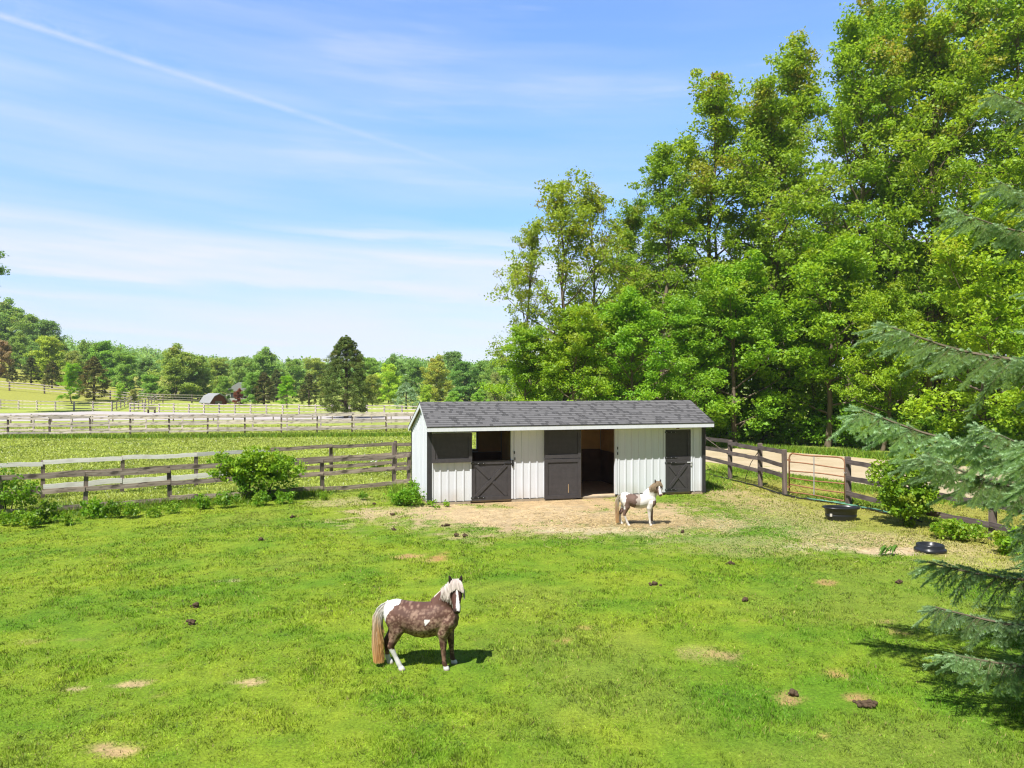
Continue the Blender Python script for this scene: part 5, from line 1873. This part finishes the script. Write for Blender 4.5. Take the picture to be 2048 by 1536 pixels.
# ------------------------------------------------------------------ the foreground spruce
def spruce_bough(seed, L, r):
    """one bough along +x: axis, side twigs and finger-like shoots clothed in needles. Two meshes."""
    wood = MB()
    K = 9
    ax = [Vector((L * i / K, .02 * L * math.sin(i * .9 + seed), L * (-.055 * math.sin(math.pi * i / K) + .08 * max(0, i / K - .7)))) for i in range(K + 1)]
    wood.tube(ax, [.030 * L / 3 * (1 - .85 * i / K) + .004 for i in range(K + 1)], 6)

    def axat(s):
        i = min(K - 1, int(s * K)); return ax[i].lerp(ax[i + 1], s * K - i)
    shoots = []          # (start, end, old)

    def twig(p, d, l, droop, hang):
        e = p + d * l + Vector((0, 0, -droop * l))
        mid = p.lerp(e, .5) + Vector((0, 0, .22 * droop * l))
        wood.tube([p, mid, e], [.0065, .0045, .002], 3, False)
        m_ = max(2, int(l / .062))
        latd = d.cross(Vector((0, 0, 1)))
        if latd.length < .1: latd = Vector((0, 1, 0))
        latd.normalize()
        for k in range(m_):
            t = (k + .6) / m_
            q = p.lerp(mid, t * 2) if t < .5 else mid.lerp(e, t * 2 - 1)
            for s2 in (-1, 1):
                ll = r.uniform(.09, .165) * (1 - .3 * t)
                dd = (d * r.uniform(.7, 1.2) + latd * s2 * r.uniform(.5, 1.0) + Vector((0, 0, r.uniform(-1.0, -.05) * hang))).normalized()
                shoots.append((q, q + dd * ll, t < .25 and r.random() < .4))
        shoots.append((mid.lerp(e, .3), e + (e - mid).normalized() * .06, False))
        shoots.append((p, mid, r.random() < .5))
        shoots.append((mid, e, False))
    ns = int(L * 9.5)
    for i in range(ns):
        s = .06 + .94 * (i + r.uniform(0, .8)) / ns
        s = min(s, 1.0)
        for sd_ in (-1, 1):
            p = axat(s)
            l = L * .30 * (1.0 - .66 * s) * r.uniform(.6, 1.2) * min(1, .4 + s * 2.2) + .05
            d = Vector((r.uniform(.55, 1.1), sd_ * r.uniform(.5, 1.0), r.uniform(-.75, .35))).normalized()
            twig(p, d, l, r.uniform(.10, .38), 1.0)
        if s < .95 and r.random() < .9:
            p = axat(s)
            d = Vector((r.uniform(.4, .9), r.uniform(-.5, .5), -r.uniform(.5, 1.0))).normalized()
            twig(p, d, r.uniform(.16, .42) * (1.1 - .5 * s), .2, .9)
        p = axat(s)
        for k in range(2):
            dd = Vector((r.uniform(.5, 1), r.uniform(-.7, .7), r.uniform(-.1, .7))).normalized()
            shoots.append((p, p + dd * r.uniform(.06, .12), r.random() < .35))
    for i in range(5):
        d = Vector((1, (i - 2) * .35, r.uniform(-.3, .25))).normalized()
        shoots.append((ax[-1], ax[-1] + d * r.uniform(.12, .18), False))
    for i in range(K):
        shoots.append((ax[i], ax[i + 1], i < 5))
        shoots.append((ax[i], ax[i + 1], False))
    V, T, R_ = [], [], []
    rg = np.random.default_rng(seed)
    for (a, b, old) in shoots:
        a = np.array(a); b = np.array(b); ln = np.linalg.norm(b - a)
        if ln < .01: continue
        n = int((920 if not old else 400) * ln) + 8
        d = (b - a) / ln
        t = rg.random(n)
        u = np.cross(d, [0.1, 0.2, 1.0]); u /= np.linalg.norm(u); v = np.cross(d, u)
        th = rg.random(n) * 2 * np.pi
        rad = np.cos(th)[:, None] * u + np.sin(th)[:, None] * v
        P = a + (b - a) * t[:, None]
        nl = (.022 + .009 * rg.random(n))[:, None]
        E = P + (rad * .9 + d * .5) * nl
        S = np.cross(rad, d) * .0024
        V.append(np.stack([P - S, P + S, E], 1).reshape(-1, 3))
        tt = .10 + .30 * rg.random(n) + .30 * t + .35 * rg.random()
        T.append(np.repeat(np.clip(tt, 0, 1), 3)); R_.append(np.full(3 * n, (.75 if old else 0.0) * rg.random() + (.35 if rg.random() < .05 else 0)))
    V = np.concatenate(V); T = np.concatenate(T); R_ = np.concatenate(R_)
    nm = np_mesh('needles', V, np.arange(len(V)).reshape(-1, 3), M['spruce'], {'tint': T, 'rust': R_})
    return wood.mesh('bough', M['bark'], False), nm


rs = random.Random(17)
BOUGH = [spruce_bough(400 + i, 3.0, rs) for i in range(3)]
TX, TY = 7.35, 8.30
sp = thing('spruce_tree', 'blue-green spruce at the right border, long boughs reaching over the lawn', 'tree', (TX, TY, 0))
mb = MB(); mb.tube([(0, 0, -.2), (0, 0, .5), (.03, 0, 4), (0, .02, 8), (0, 0, 11.0)], [.26, .22, .16, .09, .015], 12)
mb.build('trunk', M['bark_dark'], sp, smooth=True)
boughs = []
# boughs whose tips the photograph shows: tip px, py, depth
for (px, py, Y) in ((1722, 832, 8.55), (1768, 662, 8.75), (1852, 1130, 8.9), (1872, 1225, 8.5), (1905, 1318, 8.2), (1905, 432, 8.6), (1988, 192, 8.4), (1850, 925, 8.05), (1950, 862, 8.1), (2000, 372, 8.0)):
    X = (px - 1024) / F * Y; z = HC - (py - HOR) / F * Y
    boughs.append((X - TX, Y - TY, z, .13 if 600 < py < 1000 else (.0 if py > 1000 else .12)))
# boughs that reach toward the camera beyond the picture border
for (X, Y, z) in ((4.62, 6.30, 3.2), (4.95, 6.75, 2.3), (4.75, 6.05, 4.3), (5.1, 6.6, 1.4), (5.2, 6.2, 5.2)):
    boughs.append((X - TX, Y - TY, z, .05))
k = 0
z = .5
while z < 10.6:
    for q in range(3):
        a = k * 2.39996 + rs.uniform(-.2, .2); k += 1
        rad = 3.05 * max(.06, (1 - (z / 11.2))) ** .72 * rs.uniform(.80, 1.02)
        if z < 1.2: rad *= .8
        # leave the lawn side to the boughs placed from the photograph
        ca_, sa_ = math.cos(a), math.sin(a)
        if ca_ < -.35 and -.55 < sa_ < .80 and z < 8: continue
        # boughs stop short where the photograph shows the lawn and wood free of them
        while rad > .5 and 200 < 1024 + F * (TX + ca_ * rad) / max(1.0, TY + sa_ * rad) < 2050: rad *= .93
        boughs.append((ca_ * rad, sa_ * rad, z, .05))
    z += .34
for i, (x, y, zt, rise_) in enumerate(boughs):
    rad = math.hypot(x, y)
    z0 = max(.12, zt - rise_ * rad)
    L = math.sqrt(rad ** 2 + (zt - z0) ** 2)
    wm, nm = BOUGH[i % 3]
    s = L / 3.0
    ang = math.atan2(y, x)
    ob = place('bough', wm, sp, (0, 0, z0 + .0), (rs.uniform(-.15, .15), math.atan2(z0 - zt, rad), ang), (s, max(.62, s), max(.7, s)))
    on = place('needles', nm, ob)
    v = rs.uniform(.85, 1.1)
    on.color = (v, v, v * rs.uniform(.95, 1.05), 1)

# ------------------------------------------------------------------ far trees
def cedar_parts(seed, H, R, n, lpc, ls, mat, flare=1.0, ragged=.25, cb=.08):
    r = np.random.default_rng(seed)
    cen = []
    tops = [(0, 0, 1.0), (R * .14, .1, .97), (-R * .20, 0, .95), (-R * .38, .2, .86), (R * .36, 0, .88), (R * .5, .1, .80), (-R * .55, 0, .77)]
    for i in range(n):
        t = r.random() ** .95
        z = cb + (.98 - cb) * t
        rr_ = R * (np.interp(z, [cb, .2, .45, .75, .92, 1.0], [.80, 1.0, .90, .58, .30, .06])) * flare
        a = r.random() * 6.283; d = rr_ * (.55 + .45 * r.random()) * (1 + ragged * r.normal() * .5)
        cen.append((math.cos(a) * d, math.sin(a) * d, z * H))
    for (x, y, zt) in tops:
        for k in range(5):
            cen.append((x * (1 - .08 * k) + r.normal() * .06, y, zt * H - k * .26))
    cen = np.array(cen)
    cm = foliage_mesh('crown', cen, np.interp(cen[:, 2] / H, [0, .6, .9, 1], [.42, .40, .24, .13]), lpc, ls, r, mat, .6, .6, .2, (0, 1), .34)
    wd = MB()
    wd.tube([(0, 0, -.2), (0, 0, H * .2), (.05, 0, H * .6), (0, 0, H * .95)], [R * .10, R * .085, R * .05, .02], 8)
    for i in range(22):
        z = H * (.15 + .8 * i / 22); a = i * 2.4; d = R * (1 - .75 * z / H)
        wd.tube([(0, 0, z), (math.cos(a) * d * .5, math.sin(a) * d * .5, z + .12 * d), (math.cos(a) * d, math.sin(a) * d, z + .4 * d)], [.05, .035, .01], 4, False)
    return wd.mesh('trunk', M['bark_dark'], True), cm


def far_tree(parts, H0, px, Y, ytop, label, tint=(1, 1, 1), wide=1.0, rz=None, name='broadleaf_tree', group=None):
    X = (px - 1024) / F * Y
    z0 = float(hgt(X, Y))
    H = (HC + (HOR - ytop) / F * Y - z0) * (.86 if group == 'trees on the hillside' else .91)
    s = H / H0
    return tree(name, label, 'tree', parts, (X, Y), px * .13 if rz is None else rz, s * wide, tint, group, scz=s)


BIGC = cedar_parts(500, 9.2, 3.05, 640, 80, .17, M['cedar'])
t = far_tree(BIGC, 9.2, 692, 81, 655, 'big dark cedar with a ragged pointed top behind the meadow fences', (1.05, 1.22, 1.0), .95, .4, 'cedar_tree')
CED = [cedar_parts(510 + i, 8.0, 2.3, 200, 60, .24, M['cedar'], 1, .3) for i in range(2)]
BSP = [cedar_parts(520, 5.0, 2.2, 200, 40, .22, M['spruce'], 1.15, .15, .04)]
far_tree(BSP[0], 5.0, 812, 108, 760, 'small blue spruce just left of the stable roof', (1.0, 1.0, 1.1), 1.0, 0, 'spruce_tree')
H1, H2, H3 = 'trees on the hillside', 'trees beyond the meadow', 'dark cedars beyond the meadow'
FT = [
    # k, px, Y, top, tint, wide, label
    (0, 14, 215, 606, (.95, 1.05, 1), 1.0, 'highest hillside tree at the left border', H1),
    (1, 52, 212, 628, (1.0, 1.05, 1), 1.1, 'pale green hillside tree right of the highest one', H1),
    (2, 92, 205, 640, (.72, .85, .95), 1.0, 'dark green round tree on the hilltop edge', H1),
    (3, 124, 205, 682, (.9, .95, .95), .8, 'small tree at the lower end of the hilltop', H1),
    (0, 40, 185, 668, (1.0, 1.05, 1), 1.0, 'mid green tree on the hillside above the bronze tree', H1),
    (1, 0, 150, 680, (1.45, .80, 1.9), .85, 'bronze-pink leaved tree on the hillside at the left border', H1),
    (2, 96, 152, 672, (1.45, 1.30, .8), 1.0, 'yellow-green round tree on the hillside', H1),
    (3, 70, 168, 690, (.8, .95, 1), .9, 'shadowy tree between the bronze and the yellow-green one', H1),
    (3, 144, 150, 700, (1.25, 1.05, 1.2), .9, 'greyish tree behind the small bright maple', H1),
    (0, 172, 178, 686, (1.0, 1.08, 1), .9, 'green tree with a rounded top behind the brown cedar', H1),
    (1, 214, 165, 682, (.95, 1.18, .9), 1.05, 'fresh green tree right of the brown cedar', H1),
    (2, 250, 158, 704, (.95, 1.1, .9), 1.0, 'broad green tree sloping down beside the lane', H1),
    (3, 292, 170, 714, (.8, .92, 1.05), 1.1, 'blue-green tree with pale stems above the lane', H1),
    (0, 352, 146, 702, (1.12, 1.06, .95), 1.25, 'big olive-green tree left of the grey-roofed barn', H2),
    (1, 395, 150, 716, (1.05, 1.05, .95), 1.0, 'olive tree whose edge overhangs the barn roof', H2),
    (2, 300, 140, 752, (.95, 1.15, .9), 1.2, 'low green tree at the end of the lane', H2),
    (2, 436, 175, 720, (1.15, 1.05, .95), 1.0, 'brownish green tree behind the barn', H2),
    (3, 480, 190, 716, (.98, 1.05, .95), 1.1, 'tree behind the pale house', H2),
    (0, 527, 185, 708, (.92, 1.05, .95), 1.2, 'broad green tree between the pale house and the cedar', H2),
    (1, 585, 190, 722, (.98, 1.08, 1), 1.1, 'pale green tree seen above the small bright maple', H2),
    (2, 632, 200, 720, (1.2, 1.05, .85), 1.1, 'rusty-topped tree left of the big cedar', H2),
    (3, 742, 180, 718, (1.0, 1.12, .9), 1.1, 'fresh green tree right of the big cedar', H2),
    (0, 786, 190, 720, (.85, 1.02, .95), 1.0, 'darker green tree above the lime one', H2),
    (1, 776, 140, 732, (1.55, 1.55, .7), 1.0, 'bright lime-coloured tree right of the big cedar', H2),
    (2, 745, 125, 752, (1.25, 1.05, .9), .9, 'dull olive tree tucked beside the big cedar', H2),
    (3, 832, 185, 724, (.82, .98, .95), 1.0, 'green tree right of the lime one', H2),
    (0, 872, 160, 722, (1.45, 1.15, .8), 1.0, 'golden-olive round tree over the left end of the roof', H2),
    (2, 905, 200, 708, (.72, .85, .9), .9, 'dark tree with a flat spreading top', H2),
    (1, 930, 150, 728, (.70, .92, 1.0), 1.1, 'dark blue-green tree behind the roof ridge', H2),
    (3, 965, 155, 724, (.92, 1.05, 1.05), 1.1, 'green tree behind the left third of the roof', H2),
    (0, 1002, 145, 716, (1.02, 1.1, 1), 1.0, 'tree at the gap beside the airy wood', H2),
    (1, 992, 115, 748, (1.2, 1.05, 1.35), .75, 'greyish half-bare tree beside the airy wood', H2),
    (2, 852, 112, 772, (1.5, 1.45, .8), .9, 'small lime tree at the left end of the roof ridge', H2),
    (3, 905, 105, 784, (1.1, 1.3, .9), 1.2, 'round green bush peeping over the roof, left one of two', H2),
    (0, 958, 105, 784, (1.1, 1.3, .9), 1.2, 'round green bush peeping over the roof, right one of two', H2),
    (2, 506, 128, 748, (.92, 1.1, .95), 1.0, 'green tree hiding the right side of the pale house', H2),
    (3, 449, 134, 754, (1.0, 1.1, .9), .8, 'narrow green tree between the barn and the pale house', H2),
    (1, 268, 128, 780, (1.35, 1.05, 1.4), 1.2, 'low bronze-leaved shrub at the mouth of the lane', H2),
    (3, 240, 132, 768, (1.35, 1.45, .8), 1.1, 'low yellow-green shrub left of the lane', H2),
    (0, 478, 128, 781, (.85, .20, .45), 1.0, 'small dark red tree before the pale house', H2),
    (2, -40, 180, 640, (1, 1, 1), 1.0, 'hillside tree cut by the left border', H1),
]
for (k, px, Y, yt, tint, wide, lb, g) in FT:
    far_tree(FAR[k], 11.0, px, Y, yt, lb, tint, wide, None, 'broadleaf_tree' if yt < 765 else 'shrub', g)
far_tree(ROUND[0], 9.0, 144, 118, 722, 'small bright green maple standing alone on the hill grass', (1.0, 1.12, .9), .85, 1.0, 'maple_tree', H1)
far_tree(ROUND[1], 9.0, 574, 112, 754, 'small bright green maple left of the big cedar', (.95, 1.12, .9), 1.05, 2.0, 'maple_tree', H2)
for (k, px, Y, yt, tint, wide, lb) in ((0, 188, 126, 704, (1.25, 1.05, 1), 1.15, 'brown-green cedar beside the small bright maple on the hill'),
                                 (1, 62, 142, 708, (1.0, 1.0, 1.05), 1.1, 'dark cedar on the hill under the yellow-green tree, left one'),
                                 (0, 104, 138, 716, (1.1, 1.0, 1), 1.1, 'dark cedar on the hill between two round trees'),
                                 (1, 24, 140, 728, (1.0, .95, 1), 1.2, 'dark cedar at the foot of the bronze tree'),
                                 (0, 528, 128, 738, (1.1, .95, 1.1), 1.2, 'brownish cedar right of the dark red tree'),
                                 (1, 618, 122, 740, (1.05, 1.0, 1), 1.1, 'dark cedar half hidden behind the small bright maple'),
                                 (0, 553, 150, 732, (1.0, 1.05, 1), 1.0, 'narrow dark cedar behind the small bright maple')):
    far_tree(CED[k], 8.0, px, Y, yt, lb, tint, wide, None, 'cedar_tree', H3)
# tree past the left border whose twigs just reach into the picture
EDGE = tree_parts(190, 21.5, 3.3, .62, 18, 6, 70, .24, .75, dome, M['maple'], M['bark'], .7, .24, (0, 60), up=.6, bare=.15)
tree('broadleaf_tree', 'tall tree past the left border, a few twigs reaching into the sky', 'tree', EDGE, (-65.1, 90), .5, 1.0, (.55, .72, .75), None)
# unbroken woods to the horizon
r = np.random.default_rng(91)
cen = []
for i in range(1500):
    Y = r.uniform(225, 430)
    px = r.uniform(-500, 1500)
    X = (px - 1024) / F * Y
    zt = HC + (HOR - (722 + 5 * math.sin(px * .021) + 3 * math.sin(px * .067 + 1))) / F * Y
    z0 = float(hgt(X, Y))
    zt = max(zt, z0 + 6.5)
    cen.append((X, Y, zt - abs(r.normal()) * 3.2 - 1.6))
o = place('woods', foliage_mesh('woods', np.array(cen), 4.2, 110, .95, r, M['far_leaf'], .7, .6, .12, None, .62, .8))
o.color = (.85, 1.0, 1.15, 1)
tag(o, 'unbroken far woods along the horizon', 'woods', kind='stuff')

# ------------------------------------------------------------------ barn and house far off
M['roof_grey'] = plain('pale_grey_roof', (.25, .25, .255), .8, .3, .15, 1.0)
M['red_wall'] = plain('red_boards', (.17, .06, .038), .85, .2, .3, 1.5)
M['grey_wall'] = plain('grey_boards', (.20, .20, .20), .85, .2, .3, 1.0)
M['pale_wall'] = plain('pale_siding', (.40, .39, .39), .8, .2, .1, 1.0)
M['glass_dark'] = plain('window_pane', (.05, .06, .07), .1, .6, .1, 1.0)


def barn(px, Y, label):
    X = (px - 1024) / F * Y
    t = thing('barn', label, 'barn', (X, Y, -.45), math.radians(48))
    w, l, e = 1.5, 1.7, .9
    mb = MB(); mb.box(-w, w, -l, l, -.2, e); mb.build('wall', M['grey_wall'], t)
    mb = MB()
    mb.prism([(-w, e), (w, e), (w * .62, e + 1.05), (0, e + 1.45), (-w * .62, e + 1.05)], lambda p: (p[0], -l - .01, p[1]), lambda p: (p[0], l, p[1]))
    mb.prism([(-w, 0), (w, 0), (w, e), (-w, e)], lambda p: (p[0], -l - .02, p[1]), lambda p: (p[0], -l, p[1]))
    mb.build('gable', M['red_wall'], t)
    prof = [(-w - .3, e - .1), (-w * .64, e + 1.1), (0, e + 1.55), (w * .64, e + 1.1), (w + .3, e - .1)]
    mb = MB()
    for i in range(4):
        a, b = prof[i], prof[i + 1]
        mb.prism([a, b, (b[0], b[1] + .12), (a[0], a[1] + .12)], lambda p: (p[0], -l - .5, p[1]), lambda p: (p[0], l + .3, p[1]))
    mb.build('roof', M['roof_grey'], t)
    d = MB(); d.box(-.6, .6, -l - .06, -l - .03, 0, 1.2); d.build('door', M['grey_wall'], t)


barn(428, 130, 'small grey barn with a pale gambrel roof and red end among far trees')
X = (480 - 1024) / F * 150
t = thing('house', 'pale house half hidden behind the dark red tree', 'house', (X, 150, 0), math.radians(15))
mb = MB(); mb.box(-2.4, 2.4, -2.5, 2.5, -.2, 2.4); mb.build('wall', M['pale_wall'], t)
mb = MB(); mb.prism([(-2.8, 2.3), (2.8, 2.3), (0, 4.1)], lambda p: (p[0], -2.8, p[1]), lambda p: (p[0], 2.8, p[1])); mb.build('roof', M['roof_grey'], t)
mb = MB(); mb.box(-1.5, -.6, -2.54, -2.505, 1.0, 1.9); mb.box(.6, 1.5, -2.54, -2.505, 1.0, 1.9); mb.build('window', M['glass_dark'], t)
X, Y = at(306, 826)
t = thing('bench', 'low dark bench against the pale far fence near the lane mouth', 'bench', (X, Y - .4, 0))
mb = MB(); mb.box(-.5, .5, -.2, .2, .42, .48); mb.build('seat', M['post_brown'], t)
for s in (-1, 1):
    mb = MB(); mb.box(s * .42 - .04, s * .42 + .04, -.18, .18, 0, .42); mb.build('leg', M['post_brown'], t)
mb = MB(); mb.box(-.5, .5, .17, .21, .55, .75); mb.build('backrest', M['post_brown'], t)

# ------------------------------------------------------------------ thin air haze over the whole scene
mb = MB(); mb.box(-640, 420, -60, 640, -1.0, 70.0)
m, nt, out = newmat('haze')
pv = nd(nt, 'ShaderNodeVolumePrincipled', Density=HAZE)
pv.inputs['Color'].default_value = (.86, .92, 1.0, 1)
pv.inputs['Anisotropy'].default_value = .2
nt.links.new(pv.outputs[0], out.inputs['Volume'])
tag(mb.build('haze', m), kind='stuff')

# ------------------------------------------------------------------ render settings
scene.view_settings.view_transform = 'Standard'
scene.view_settings.look = 'None'
scene.view_settings.exposure = EXPO
scene.view_settings.gamma = 1
scene.view_settings.use_curve_mapping = False
scene.render.engine = 'CYCLES'
scene.cycles.max_bounces = 6
scene.cycles.diffuse_bounces = 3
scene.cycles.glossy_bounces = 2
scene.cycles.transmission_bounces = 4
scene.cycles.transparent_max_bounces = 4
scene.cycles.sample_clamp_indirect = 2
scene.cycles.caustics_reflective = False
scene.cycles.caustics_refractive = False
scene.cycles.use_denoising = True
scene.cycles.denoiser = 'OPENIMAGEDENOISE'
scene.cycles.denoising_input_passes = 'RGB_ALBEDO_NORMAL'
scene.cycles.denoising_prefilter = 'ACCURATE'
scene.cycles.filter_width = 1.2
